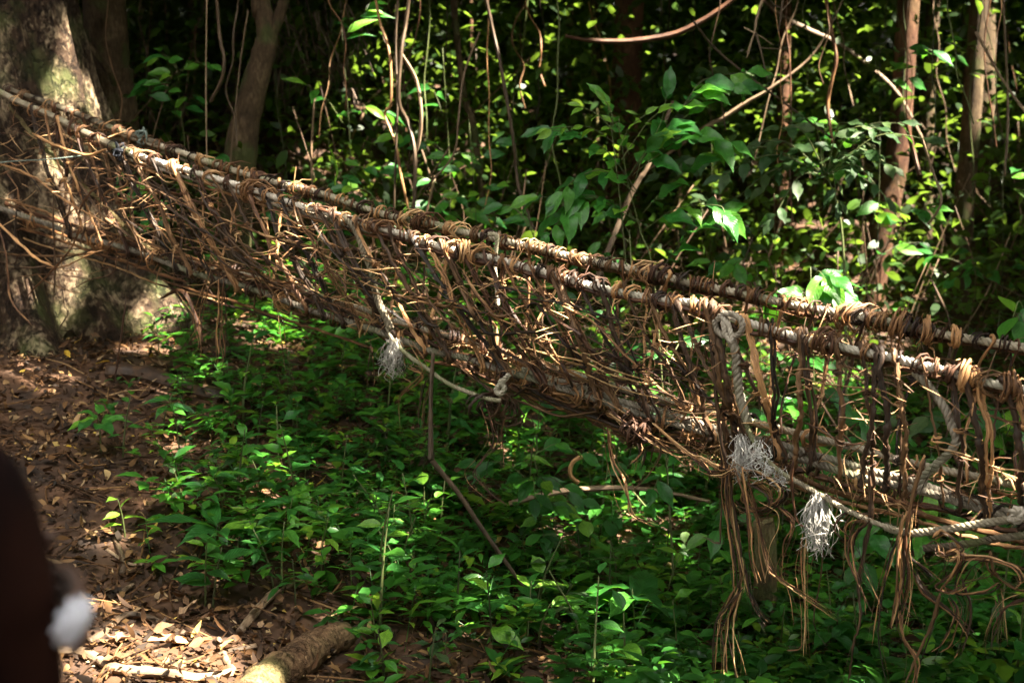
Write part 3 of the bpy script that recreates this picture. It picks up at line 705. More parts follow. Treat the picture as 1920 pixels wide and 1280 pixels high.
# lianas: traced ones then random
LI = [([(905, -30), (925, 60), (940, 130), (962, 260), (968, 320), (975, 360), (1000, 430)], 9.6, .012, 'liana bending left of the ribbed sapling'),
      ([(700, -30), (712, 40), (730, 100), (733, 190), (722, 215), (742, 270), (752, 330), (765, 390)], 9.8, .010, 'reddish liana in front of the dry fronds'),
      ([(770, -30), (760, 50), (752, 100), (748, 190), (765, 230), (778, 290), (775, 400)], 9.7, .013, 'grey liana twisting right of the reddish one'),
      ([(752, 100), (780, 150), (790, 210), (785, 270), (772, 300)], 9.75, .012, 'liana loop crossing the grey twisting liana'),
      ([(748, -30), (742, 80), (745, 200), (740, 350), (738, 420)], 9.8, .008, 'thin straight liana behind the twisting pair'),
      ([(405, -20), (412, 70), (420, 110), (415, 150), (395, 190)], 10, .012, 'short curved liana left of the forked tree'),
      ([(388, -20), (386, 150), (388, 330)], 10, .005, 'straight yellowish liana left of the forked tree'),
      ([(465, 20), (450, 120), (440, 220), (430, 320)], 10.3, .006, 'liana running down along the forked trunk'),
      ([(1545, -20), (1560, 60), (1568, 110), (1560, 150), (1552, 200), (1562, 270)], 10.5, .014, 'brown liana hanging above the dull-leaved bush'),
      ([(1700, 230), (1712, 280), (1725, 330)], 9.5, .017, 'short thick broken stem dropping from the dull-leaved bush'),
      ([(1725, 250), (1745, 310), (1765, 370), (1755, 400), (1740, 420)], 9.4, .009, 'curling liana right of the short broken stem'),
      ([(620, 280), (632, 320), (628, 345), (640, 372)], 9.3, .007, 'bright yellow green shoot above the left handrail'),
      ([(1300, 40), (1340, 90), (1400, 140), (1480, 200), (1560, 260)], 10, .008, 'thin stem slanting down across the top right'),
      ([(900, 60), (870, 140), (860, 220), (850, 290), (800, 350)], 10, .008, 'dim liana slanting down left of centre'),
      ([(1880, -20), (1890, 200), (1884, 330)], 11, .01, 'straight far liana near the right edge'),
      ([(1830, 60), (1880, 150), (1930, 220)], 10, .01, 'dark stem slanting at the right edge')]
for pts, Y, r, lab in LI:
    tubething('liana', lab, 'liana', [P(x, y, Y + .05 * math.sin(i * 2)) for i, (x, y) in enumerate(pts)], r, M_leaf_lime if 'yellow green' in lab else random.choice([M_vine, M_twig, M_twig]), 'lianas hanging beyond the bridge')
n = 0; t_ = 0
while n < 54 and t_ < 900:
    t_ += 1
    px = random.uniform(180, 1920); Y = random.uniform(9.8, 15)
    y1 = random.uniform(150, 430); col = random.choice(['reddish', 'grey', 'brown', 'pale'])
    lab = uniq('%s %s liana hanging {w}' % (random.choice(['thin', 'wavy', 'slack']), col), px, y1 * .6)
    if not lab: continue
    w_ = random.gauss(0, 14); pts = []; x = px
    for k in range(7):
        pts.append(P(x, -40 + (y1 + 40) * k / 6, Y + random.gauss(0, .04))); x += random.gauss(w_ * .3, 9)
    tubething('liana', lab, 'liana', pts, random.uniform(.003, .008), {'reddish': M_vine, 'grey': M_twig, 'brown': M_vine_dark, 'pale': M_stem}[col], 'lianas hanging beyond the bridge', 5); n += 1
tubething('bare_branch', 'sunlit bare branch curving across the top centre', 'branch', [P(1060, 68, 11), P(1110, 76, 11), P(1170, 78, 11), P(1225, 72, 11), P(1280, 58, 11), P(1350, 18, 11), P(1420, -40, 11)], [.014, .02, .024, .024, .022, .02], M_vine)
tubething('bare_branch', 'short sunlit bough slanting up to the right of the ribbed sapling', 'branch', [P(1200, 330, 12.1), P(1270, 275, 12), P(1320, 240, 12), P(1360, 218, 12), P(1400, 192, 12), P(1445, 165, 12), P(1530, 95, 12.1), P(1600, -40, 12.2)], [.012, .018, .02, .018, .010, .006], M_twig)
tubething('bare_branch', 'reddish sunlit bough slanting in the top right', 'branch', [P(1400, -40, 14.2), P(1455, 22, 14), P(1515, 55, 14), P(1560, 75, 14), P(1605, 105, 14), P(1680, 170, 13.9), P(1730, 260, 13.8)], [.02, .022, .012], M_twig)
tubething('bare_branch', 'steep sunlit stick under the ribbed sapling', 'branch', [P(1120, 520, 10.2), P(1160, 420, 10.4), P(1180, 370, 10.4), P(1200, 335, 10.4), P(1218, 305, 10.4), P(1262, 190, 10.5)], [.022, .02, .012], M_twig)
def dead_twigs():
    r = empty('dead_branch', P(1440, -30, 9.3), 'dead twiggy branch hanging in the top right', 'branch')
    def part(name, pts, rr):
        mb = MB(); c = catmull(pts, 5); tube(mb, c - np.array(r.location), np.linspace(rr, rr * .4, len(c)), 6, .5, .08); o = mb.obj(name, M_twig); o.parent = r; o.matrix_parent_inverse = Matrix.Identity(4)
    part('branch', [P(1440, -30, 9.3), P(1420, 30, 9.3), P(1415, 60, 9.3), P(1400, 110, 9.3)], .012)
    part('twig', [P(1417, 62, 9.3), P(1428, 100, 9.25), P(1438, 148, 9.2)], .009)
    part('twig', [P(1395, 52, 9.35), P(1425, 68, 9.3), P(1450, 85, 9.3)], .007)
    part('twig', [P(1428, 90, 9.3), P(1460, 92, 9.3), P(1478, 88, 9.3)], .005)
    part('twig', [P(1470, -20, 9.3), P(1464, 30, 9.3), P(1460, 60, 9.3)], .009)
    part('twig', [P(1464, 15, 9.3), P(1452, 10, 9.3), P(1445, 0, 9.3)], .006); part('twig', [P(1464, 22, 9.3), P(1478, 8, 9.3), P(1488, -5, 9.3)], .006)
    part('twig', [P(1415, 60, 9.3), P(1404, 90, 9.3), P(1400, 100, 9.3)], .005)
dead_twigs()
def fronds():
    r = empty('dry_palm_fronds', P(590, -60, 13), 'curtain of dry grey-brown fronds hanging at the top left', 'dead fronds')
    for k in range(70):
        x = random.uniform(500, 690); y = random.uniform(-40, 130); L = random.uniform(.25, .6); Y = random.uniform(12.6, 13.4)
        p = P(x, y, Y) - Vector(r.location); mb = MB(); sw = random.gauss(.05, .08)
        c = catmull([p, p + Vector((sw, 0, -L * .5)), p + Vector((sw * 1.6, 0, -L))], 4); tube(mb, c, np.array([.3, .9, 1, 1, .9, .8, .6, .4, .1][:len(c)]) * random.uniform(.012, .03), 5, random.random(), .1, .3)
        o = mb.obj('frond_strip', M_frond); o.parent = r; o.matrix_parent_inverse = Matrix.Identity(4)
M_frond = fibre_mat('dry_frond', (.04, .026, .02), (.12, .08, .06), (.27, .2, .155), us=4, vs=10, rough=.8)
fronds()

# ------------------------------------------------------------------ fallen wood
def ground_line(pts, lift): 
    out = []
    for x, y in pts:
        p = ray_ground(x, y); p = Vector((p.x, p.y, gz(p.x, p.y) + lift)); out.append(p)
    return out
tubething('fallen_log', 'thick mossy log lying across the bottom of the slope', 'log', ground_line([(430, 1380), (480, 1325), (515, 1290), (560, 1255), (605, 1225), (650, 1200)], .04), [.095, .09, .08, .078, .07, .06], M_log, None, 16, .05, 8)
tubething('fallen_log', 'dark rotten log lying below the big tree', 'log', ground_line([(200, 700), (260, 712), (320, 728), (400, 745), (470, 750)], .02), [.05, .06, .06, .055, .045], M_vine_dark, None, 10, .06)
for k, (pts, r, lab, m) in enumerate([
    ([(165, 1205), (195, 1182), (235, 1165), (280, 1168), (335, 1192), (345, 1195)], .016, 'arched bare root on the soil right of the person', M_twig),
    ([(105, 1240), (160, 1240), (220, 1250), (300, 1262), (380, 1268), (440, 1272)], .022, 'long straight root along the bottom edge of the soil', M_twig),
    ([(242, 1290), (242, 1240)], .014, 'short root crossing the long straight root', M_twig),
    ([(410, 1210), (425, 1240), (445, 1270)], .014, 'short stick leaning beside the thick log', M_twig),
    ([(365, 1250), (400, 1235), (430, 1225), (480, 1225)], .014, 'low root left of the thick log', M_twig),
    ([(450, 1185), (480, 1150), (520, 1120), (570, 1105)], .02, 'curved root above the thick log', M_twig),
    ([(435, 1140), (470, 1165), (500, 1185)], .009, 'small stick above the thick log', M_vine),
    ([(150, 915), (220, 925), (285, 930)], .007, 'thin dry twig on the upper litter', M_vine),
    ([(200, 1030), (240, 1050), (270, 1070)], .008, 'dark twig in the middle of the litter', M_twig),
    ([(345, 880), (390, 890), (450, 886)], .009, 'weathered twig under the seedlings at left', M_twig),
    ([(228, 1090), (232, 1050), (215, 1020)], .014, 'small upright root knob in the bare soil', M_twig),
    ([(220, 1120), (245, 1108), (250, 1095)], .012, 'curled root beside the upright knob', M_twig)]):
    tubething('root' if 'root' in lab else 'fallen_stick', lab, 'root' if 'root' in lab else 'stick', ground_line(pts, r * .8), r, m, None, 8, .08)
def chip():
    p = ray_ground(312, 1207); mb = MB(); n_ = 9
    tube(mb, catmull([(-.09, .02, .0), (-.03, 0, .012), (.04, -.01, .01), (.1, -.03, 0)], 5), [.01, .03, .036, .04, .036, .034, .034, .036, .034, .03, .03, .03, .025, .02, .01, .005], 9, .5, .1, .35)
    o = mb.obj('wood_chip', M_wood); o.location = (p.x, p.y, gz(p.x, p.y) + .012); tag(o, 'flat piece of yellow rotten wood on bare soil', 'wood piece')
chip()
tubething('fallen_bough', 'bent dead bough half hidden in leaves under the vine belly', 'bough', [P(955, 945, 7.9), P(1010, 930, 7.9), P(1080, 918, 7.9), P(1180, 915, 7.9), P(1260, 925, 7.9), P(1330, 940, 7.9)], [.018, .02, .019, .015, .012, .01], M_twig)
tubething('stick', 'curled reddish stick under the vine belly', 'stick', [P(1105, 850, 7.8), P(1075, 865, 7.8), P(1070, 890, 7.8), P(1085, 905, 7.8)], .013, M_vine)
tubething('stick', 'straight slanting stick left of the leaning pole', 'stick', [P(720, 905, 7.8), P(760, 935, 7.6), P(840, 990, 7.4)], [.012, .012, .007], M_vine)
p0 = P(1000, 1130, 6.9)
tubething('leaning_pole', 'thin pole leaning from the bridge down into the leaves', 'pole', [P(812, 662, 6.95), P(808, 740, 6.9), P(808, 850, 6.85), P(812, 865, 6.85), P(860, 925, 6.85), P(900, 985, 6.85), P(960, 1070, 6.85), P(1010, 1140, 6.85)], [.010, .011, .016, .013, .013, .011, .008], M_twig, None, 7, .05)
def stump():
    b = P(1432, 1260, 7.4); mb = MB(); t = P(1432, 985, 7.4); b.z = min(b.z, gz(b.x, b.y) - .05)
    c = catmull([b, b.lerp(t, .3) + Vector((-.01, 0, 0)), b.lerp(t, .7) + Vector((.012, 0, 0)), t, t + Vector((0, 0, .02))], 6)
    R = np.interp(np.linspace(0, 1, len(c)), [0, .1, .5, .93, 1], [.085, .072, .062, .056, .02]); tube(mb, c - np.array(b), R, 18, .5, .03)
    o = mb.obj('mossy_stump', M_stump); o.location = b; tag(o, 'upright mossy stump behind the hanging vines', 'stump')
stump()
# fallen leaves one can pick out
LFm = {'pale brown': [leaf_mesh('fallen_leaf', M_deadobj, nst=5, ncol=2, width=.45, droop=-.3, fold=.6, seed=s, wave=.6) for s in (21, 22, 23)],
       'yellow': [leaf_mesh('fallen_leaf', M_yellow, nst=5, ncol=2, width=.45, droop=.15, fold=.3, seed=24)]}
n = 0; t_ = 0
while n < 85 and t_ < 2500:
    t_ += 1
    px = random.uniform(120, 620) if random.random() < .75 else random.uniform(600, 1500); py = random.uniform(640, 1275)
    if px < 190 and py > 900: continue
    p = ray_ground(px, py, 3, 14)
    if p is None: continue
    kd = 'yellow' if random.random() < .12 else 'pale brown'
    lab = uniq('%s %s fallen leaf {w}' % (random.choice(['curled', 'flat', 'broad', 'torn']), kd), px, py)
    if not lab: continue
    o = bpy.data.objects.new('fallen_leaf', random.choice(LFm[kd])); COL.objects.link(o)
    a = random.uniform(0, 6.28); o.matrix_world = mat4((p.x, p.y, gz(p.x, p.y) + .05), (math.cos(a), math.sin(a), random.gauss(0, .15)), (random.gauss(0, .3), random.gauss(0, .3) - .2, 1), random.uniform(.06, .125))
    tag(o, lab, 'fallen leaf', 'fallen leaves on the forest floor'); n += 1

# ------------------------------------------------------------------ THE BRIDGE
NR = [(-330, 60), (-150, 110), (-40, 155), (0, 175), (50, 200), (100, 222), (200, 270), (230, 283), (330, 312), (450, 350), (575, 388), (656, 413), (730, 431), (820, 460), (902, 480), (1046, 517), (1120, 534), (1232, 562), (1316, 574), (1397, 605), (1492, 630), (1631, 661), (1722, 682), (1800, 705), (1920, 731), (2150, 780), (2600, 860)]
FR = [(-330, 50), (-150, 105), (-40, 145), (15, 170), (75, 192), (140, 215), (210, 243), (270, 262), (360, 295), (450, 322), (550, 352), (635, 372), (714, 400), (816, 421), (894, 441), (988, 460), (1081, 484), (1151, 499), (1225, 513), (1292, 529), (1380, 545), (1457, 564), (1508, 577), (1589, 590), (1666, 604), (1754, 624), (1824, 636), (1920, 652), (2150, 690), (2600, 760)]
NF = [(-330, 310), (-150, 345), (0, 390), (70, 415), (145, 440), (260, 475), (400, 522), (480, 545), (560, 570), (640, 600), (714, 624), (761, 640), (816, 657), (870, 671), (941, 695), (1042, 724), (1120, 747), (1169, 766), (1246, 788), (1316, 809), (1387, 828), (1483, 852), (1596, 888), (1684, 909), (1736, 923), (1807, 947), (1877, 967), (1920, 976), (2150, 1020), (2600, 1080)]
FF = [(-330, 330), (-150, 360), (0, 400), (145, 430), (300, 478), (430, 508), (492, 523), (558, 544), (699, 585), (761, 610), (831, 624), (906, 651), (976, 675), (1042, 692), (1105, 712), (1246, 749), (1295, 763), (1373, 782), (1457, 803), (1490, 812), (1561, 828), (1659, 852), (1729, 870), (1824, 893), (1920, 916), (2150, 960), (2600, 1020)]
def Dn(px): return 1 / (1 / 9.2 + (1 / 5.25 - 1 / 9.2) * px / 1920)
OFF = {'NR': 0, 'FR': .55, 'NF': .12, 'FF': .42}
CUR = {'NR': np.array(NR, float), 'FR': np.array(FR, float), 'NF': np.array(NF, float), 'FF': np.array(FF, float)}
def yl(k, px): return float(np.interp(px, CUR[k][:, 0], CUR[k][:, 1]))
def L3(k, px, dy=0, dd=0): return P(px, yl(k, px) + dy, Dn(px) + OFF[k] + dd)
def mmpx(px): return Dn(px) / FPX
bridge = empty('rope_bridge', L3('NF', 960), 'long woven vine and rope footbridge sloping down to the right', 'rope bridge')
BL = Vector(bridge.location)
def bpart(name, pts_r_list, mat, sides=5, knob=.08, label=None, parent=None, flat=1.0):
    mb = MB()
    for pts, r in pts_r_list:
        A = np.asarray([list(q) for q in pts]) - np.array(BL); n_ = len(A); r_ = float(np.mean(r))
        if name not in ('frayed_tassel', 'guy_line', 'handrail_pole', 'dark_cord_knot', 'green_cord_knot'):
            A = A + rng.normal(size=A.shape) * r_ * .2; R_ = np.broadcast_to(np.asarray(r, float), (n_,)) * (1 + .4 * (rng.random(n_) < .1))
            e = np.minimum(np.arange(n_), np.arange(n_)[::-1]); R_ = R_ * np.clip(.35 + .3 * e, 0, 1); tube(mb, A, R_, sides, random.random(), knob * 1.3, random.uniform(.6, 1.))
        else: tube(mb, A, r, sides, random.random(), knob, flat)
    o = mb.obj(name, mat); o.parent = parent or bridge; o.matrix_parent_inverse = Matrix.Identity(4)
    if label: o['label'] = label
    return o
def rope(name, pts, R, mat=M_rope, per=10, label=None, pitch=1.9, res=8, wob=.004):
    c = catmull(pts, per); s = np.concatenate([[0], np.cumsum(np.linalg.norm(np.diff(c, axis=0), axis=1))])
    n_ = max(8, int(s[-1] / (2 * R * pitch) * res)); ss = np.linspace(0, s[-1], n_)
    c = np.stack([np.interp(ss, s, c[:, i]) for i in range(3)], 1)
    k = np.ones(5) / 5
    for i in range(3):
        e = np.concatenate([[c[0, i]] * 2, c[:, i], [c[-1, i]] * 2]); c[:, i] = np.convolve(e, k, 'valid')
    c += np.stack([np.sin(ss * 7 + random.random() * 6), np.sin(ss * 5 + 1), np.sin(ss * 6 + random.random() * 6)], 1) * wob
    t, n1, b1 = frames(c); mb = MB()
    for q in range(3):
        a = ss / (2 * R * pitch) * 2 * math.pi + q * 2.0944
        p = c + (n1 * np.cos(a)[:, None] + b1 * np.sin(a)[:, None]) * R * .5
        tube(mb, p - np.array(BL), R * .56, 6, .5, .02)
    o = mb.obj(name, mat); o.parent = bridge; o.matrix_parent_inverse = Matrix.Identity(4)
    if label: o['label'] = label
    return o
def line(k, a, b, step=60, dy=0, dd=0, jit=1.0):
    xs = np.arange(a, b, step); return [L3(k, x, dy + random.gauss(0, jit), dd) for x in xs] + [L3(k, b, dy, dd)]
rope('handrail_rope', line('NR', 235, 2600), .018, label='near handrail rope')
rope('handrail_rope', line('FR', 200, 2600), .019, M_rope_old, label='far handrail rope')
bpart('handrail_pole', [(catmull(line('NR', -330, 245, 60, -2), 4), .021)], M_rope_old, 9, .02, 'smooth grey rope at the tree end')
bpart('handrail_pole', [(catmull(line('FR', -330, 300, 60, -2), 4), .021)], M_rope_old, 9, .02)
rope('handrail_rope', line('NR', 235, 700, 60, 11, .02), .015, label='second near handrail rope')
rope('handrail_rope', line('FR', 200, 760, 60, 11, .02), .013, M_rope_old)
rope('floor_rope', line('NF', -330, 2600, 60, 0, -.035), .0175)
rope('floor_rope', line('NF', 980, 2600, 60, -13, -.01), .0165)
rope('floor_rope', line('FF', 300, 2600), .018, M_rope_old)
for k, a, b, dy, dd, r in [('NR', 700, 1500, 12, -.01, .012), ('NR', 1450, 2300, 14, .02, .012), ('FR', 650, 1950, 13, .02, .011), ('NR', 240, 760, 20, .02, .009), ('NR', 560, 740, -7, -.02, .009),
                           ('NF', -200, 900, -12, .08, .012), ('NF', 800, 2300, 24, .12, .017), ('FF', 0, 1300, 10, .05, .012), ('NF', 1050, 2100, 40, .16, .013), ('NF', 0, 700, -22, .1, .010), ('NF', 1300, 2400, 55, .2, .012),
                           ('NF', -250, 300, 8, .15, .011), ('NF', -250, 350, 24, .2, .010), ('NF', -200, 420, 40, .2, .008), ('NF', 300, 700, 34, .15, .009), ('NF', 280, 560, 46, .2, .008)]:
    bpart('long_vine', [(catmull(line(k, a, b, 70, dy, dd, 3), 5), r)], random.choice([M_vine, M_vine, M_vine_light]), 7, .05)
# slack bottom rope, ties, tassels
def LP(pts, dd=0): return [P(x, y, Dn(x) + dd) for x, y in pts]
rope('slack_rope', LP([(727, 612), (735, 635), (760, 662), (800, 690), (830, 712), (860, 727), (910, 746), (940, 752)], -.03), .011, M_rope_old)
rope('slack_rope', LP([(1401, 793), (1412, 822), (1430, 852), (1460, 882), (1500, 905), (1532, 923), (1582, 951), (1640, 978), (1680, 992)], -.04), .011, M_rope_old, wob=.006)
rope('slack_rope', LP([(1660, 985), (1690, 995), (1719, 998), (1789, 991), (1842, 982), (1925, 972), (2100, 960)], -.04), .0165, M_rope_old)
rope('slack_rope', LP([(1730, 1030), (1800, 1022), (1860, 1010), (1930, 1000)], .05), .016, M_rope_old)
rope('tie_rope', LP([(640, 402), (662, 420), (676, 447), (684, 475), (694, 500), (700, 535), (708, 565), (722, 595), (732, 618)], -.02), .02, M_rope_old, label='grey diagonal tie rope')
rope('tie_rope', LP([(1360, 592), (1368, 625), (1380, 655), (1382, 690), (1383, 720), (1388, 755), (1398, 785), (1402, 795)], -.04), .021, label='thick diagonal tie rope with knot')
rope('tie_rope', LP([(1340, 600), (1345, 622), (1362, 632), (1388, 628), (1394, 605), (1380, 590), (1358, 588), (1345, 600)], -.05), .014, label='knot loop round the handrail')
rope('tie_rope', LP([(1350, 590), (1365, 610), (1372, 640), (1360, 625), (1355, 600)], -.06), .012)
rope('tie_rope', LP([(1712, 698), (1735, 718), (1754, 742), (1775, 770), (1786, 800), (1796, 820), (1790, 838), (1772, 856), (1745, 880), (1732, 895), (1728, 925)], .0), .018, M_rope)
rope('tie_rope', LP([(916, 438), (932, 440), (930, 465), (926, 500), (930, 540), (932, 575)], .4), .012, M_rope_old)
rope('tie_rope', LP([(935, 712), (945, 725), (938, 738), (928, 730), (940, 716), (955, 700)], -.02), .014, M_rope)
rope('tie_rope', LP([(1895, 968), (1908, 955), (1918, 966), (1905, 980), (1895, 968)], -.05), .02)
def tassel(px, py, n_, L, spread, dd=-.05, parentlabel=None):
    lst = []
    for _ in range(n_):
        o = P(px + random.gauss(0, 7), py + random.uniform(-12, 14), Dn(px) + dd); l_ = L * random.uniform(.45, 1.1); a = random.gauss(0, spread); b_ = random.gauss(0, spread)
        pts = [o, o + Vector((a * .7, b_ * .6, -l_ * .25)), o + Vector((a + random.gauss(0, .014), b_, -l_ * .6)), o + Vector((a * .8 + random.gauss(0, .012), b_, -l_ * .85)), o + Vector((a * .9 + random.gauss(0, .02), b_ + random.gauss(0, .01), -l_))]
        lst.append((catmull(pts, 3), random.uniform(.0008, .0018)))
    bpart('frayed_tassel', lst, M_fray, 3, 0)
tassel(738, 645, 90, .15, .022); tassel(1393, 825, 90, .16, .014); tassel(1422, 835, 50, .08, .012); tassel(1536, 935, 130, .22, .026); tassel(1462, 885, 25, .05, .012); tassel(1440, 868, 20, .05, .01)
# guy line
gl = [P(-300, 345, 8.2), P(-20, 307, 8.5), P(100, 298, 8.6), P(215, 284, 8.62)]
bpart('guy_line', [(catmull(gl, 6), .0045)], M_cord, 6, .03)
def coil(k, px, turns, rc, rs, width, mat, tilt=0, name='vine_coil', center=None, axis=None, loose=.15, tails=True, strands=1):
    c0 = center if center is not None else L3(k, px)
    ax = axis if axis is not None else (L3(k, px + 15) - L3(k, px - 15)).normalized()
    up = Vector((0, 0, 1)); u = ax.cross(up).normalized(); v = u.cross(ax).normalized(); lst = []
    for s_ in range(strands):
        ph = random.uniform(0, 6.28); m_ = max(9, int(turns * 9)); pts = []
        rr = rc * random.uniform(.9, 1.2); off = random.uniform(-.5, .5) * width * .5
        for i in range(m_):
            f = i / (m_ - 1); a = ph + f * turns * 2 * math.pi; w_ = rr * (1 + loose * math.sin(a * .7 + ph) + random.gauss(0, loose * .25))
            x = (f - .5) * width + off + tilt * math.cos(a) * rr + random.gauss(0, .002)
            pts.append(c0 + ax * x + u * math.cos(a) * w_ + v * (math.sin(a) * w_ - rr * .15 * loose))
        if tails and random.random() < .6:
            d = (pts[-1] - pts[-2]).normalized(); pts.append(pts[-1] + d * .03); pts.append(pts[-1] + d * random.uniform(.02, .08) + Vector((0, 0, -.02 + random.gauss(0, .02))))
        lst.append((np.array([list(q) for q in pts]), rs * random.uniform(.8, 1.2)))
    return bpart(name, lst, mat, 5, .07)
VM = lambda: random.choice([M_vine, M_vine, M_vine_light, M_vine, M_vine, M_vine_dark])
# the net: uprights
def side_pts(x0, x1, top, bot, bulge, n_=5, d0=0, start_over=True):
    pts = []
    a = L3(top, x0, 0, -.0)
    if start_over:
        pts += [a + Vector((0, .03, -.02)), a + Vector((0, .012, .026)), a + Vector((0, -.026, .012))]
    for i in range(1, n_ + 1):
        f = i / (n_ + 1); x = x0 + (x1 - x0) * f; q = L3(top, x0).lerp(L3(bot, x1), f)
        q += Vector((random.gauss(0, .006), -bulge * math.sin(math.pi * f) + random.gauss(0, .006), random.gauss(0, .006))); pts.append(q)
    b = L3(bot, x1); pts += [b + Vector((0, -.062, .01)), b + Vector((0, -.04, -.03)), b + Vector((.01, .03, -.035))]
    return pts
def dxn(x): return float(np.interp(x, [0, 400, 1000, 1350, 1450, 1700, 1950], [70, 120, 130, 110, -5, 15, 45])) + random.gauss(0, 12)
NU = []
x = 60.
while x < 2250:
    x1 = x + dxn(x); NU.append((x, x1)); p = side_pts(x, x1, 'NR', 'NF', .10)
    r = random.uniform(.0075, .0118)
    lst = [(catmull(p, 5), r)]
    if random.random() < .5: lst.append((catmull([q + Vector((random.uniform(.012, .02), random.gauss(0, .004), random.gauss(0, .006))) for q in p], 5), r * .75))
    bpart('vine_upright', lst, random.choice([M_vine_dark, M_vine_dark, M_vine_dark, M_vine]), 6, .09)
    x += float(np.interp(x, [0, 900, 1350, 1500, 1920], [30, 40, 42, 60, 60])) * random.uniform(.7, 1.3)
FU = []
x = 100.
while x < 2200:
    x1 = x + float(np.interp(x, [0, 900, 1920], [40, -35, -50])) + random.gauss(0, 22); FU.append((x, x1)); p = side_pts(x, x1, 'FR', 'FF', -.08)
    r = random.uniform(.0065, .010)
    bpart('vine_upright', [(catmull(p, 5), r)], random.choice([M_vine, M_vine_dark, M_vine, M_vine_light]), 6, .09)
    x += float(np.interp(x, [0, 900, 1500, 1920], [32, 44, 54, 62])) * random.uniform(.7, 1.3)
# thick dark uprights with loops, right of the knot
for x0, x1 in [(1322, 1360), (1335, 1378), (1497, 1487), (1640, 1610), (1650, 1655), (1675, 1690), (1805, 1840), (1880, 1910), (1258, 1330), (1120, 1215), (1046, 1120)]:
    p = side_pts(x0, x1, 'NR', 'NF', .11); bpart('vine_upright', [(catmull(p, 6), random.uniform(.012, .0145))], M_vine_dark, 7, .08)
def q_on(side, xa, xb, f, bulge):
    t, b = ('NR', 'NF') if side == 'n' else ('FR', 'FF')
    return L3(t, xa).lerp(L3(b, xb), f) + Vector((0, -bulge * math.sin(math.pi * f), 0))
# knots on the uprights
for (x0, x1) in NU:
    for f in (.3, .55, .8):
        if random.random() < .8:
            f2 = f + random.gauss(0, .05); a, b = q_on('n', x0, x1, f2 - .02, .1), q_on('n', x0, x1, f2 + .02, .1)
            coil(None, 0, random.uniform(1.5, 3), .016, .0038, .022, VM(), 0, 'vine_knot', (a + b) / 2, (b - a).normalized(), .3)
for (x0, x1) in FU:
    for f in (.4, .7):
        if random.random() < .7:
            a, b = q_on('f', x0, x1, f - .02, -.08), q_on('f', x0, x1, f + .02, -.08)
            coil(None, 0, random.uniform(1.5, 2.6), .013, .0035, .02, VM(), 0, 'vine_knot', (a + b) / 2, (b - a).normalized(), .3)
# cross vines along the net
for side, rows, cnt in (('n', (.18, .3, .45, .58, .72, .86), 38), ('f', (.2, .4, .6, .8), 24)):
    for i in range(cnt):
        f = random.choice(rows) + random.gauss(0, .03); xa = random.uniform(1350, 1900) if i < cnt * .16 else random.uniform(100, 1250); Lx = random.uniform(110, 340); lst = []
        for s_ in range(random.choice([1, 1, 2])):
            pts = []
            for j in range(5):
                xx = xa + Lx * j / 4; ff = min(.97, max(.04, f + random.gauss(0, .04) + s_ * .02)); dx_ = dxn(xx) if side == 'n' else -20
                pts.append(q_on(side, xx - dx_ * ff, xx + dx_ * (1 - ff), ff, (.11 if side == 'n' else -.09)) + Vector((0, random.gauss(0, .012), 0)))
            e = pts[-1] - pts[-2]; pts[-1] = pts[-1] + Vector((0, -.03, random.gauss(0, .03)))
            lst.append((catmull(pts, 5), random.uniform(.003, .0056)))
        bpart('cross_vine', lst, random.choice([M_vine, M_vine, M_vine_dark, M_vine_light]), 5, .08)
# long slack vines looping through the mesh
for i in range(24):
    xa = random.uniform(150, 1300); pts = []; f = random.uniform(.05, .5); sl = random.uniform(.06, .2); Lx = random.uniform(25, 60)
    for j in range(6):
        ff = min(.98, max(.02, f + sl * j + random.gauss(0, .05))); xx = xa + Lx * j * random.uniform(.7, 1.2)
        pts.append(q_on(random.choice('nnf') if i % 4 == 0 else 'n', xx, xx, ff, .12) + Vector((0, random.gauss(0, .02), 0)))
    bpart('net_vine', [(catmull(pts, 6), random.uniform(.0055, .009))], random.choice([M_vine_dark, M_vine, M_vine_dark]), 6, .08)
# coils round the handrails
x = 30.
while x < 2100:
    big = random.random(); s_ = Dn(x) / 6
    coil('NR', x, random.uniform(1.1, 2.6), random.uniform(.028, .040), random.uniform(.0042, .0066), random.uniform(.012, .045), VM(), random.gauss(0, .5), strands=random.choice([1, 1, 2]), loose=random.uniform(.1, .3))
    x += random.uniform(12, 32) * (1 if x < 1350 else 1.7)
x = 20.
while x < 2000:
    coil('FR', x, random.uniform(1.2, 3.2), random.uniform(.026, .038), random.uniform(.004, .0062), random.uniform(.02, .06), VM(), random.gauss(0, .5), strands=random.choice([1, 1, 2]), loose=random.uniform(.1, .3))
    x += random.uniform(12, 30) if x < 1420 else (random.uniform(11, 26) if x < 1770 else 50)
for k_, step in (('NF', 48), ('FF', 80)):
    x = 60.
    while x < 2000:
        coil(k_, x, random.uniform(1.3, 3.5), random.uniform(.032, .05), random.uniform(.0045, .0065), random.uniform(.03, .09), VM(), random.gauss(0, .8), 'floor_coil', strands=random.choice([1, 2]), loose=random.uniform(.15, .4)); x += random.uniform(.5, 1.5) * step * (1 if x < 1250 else 2.2)
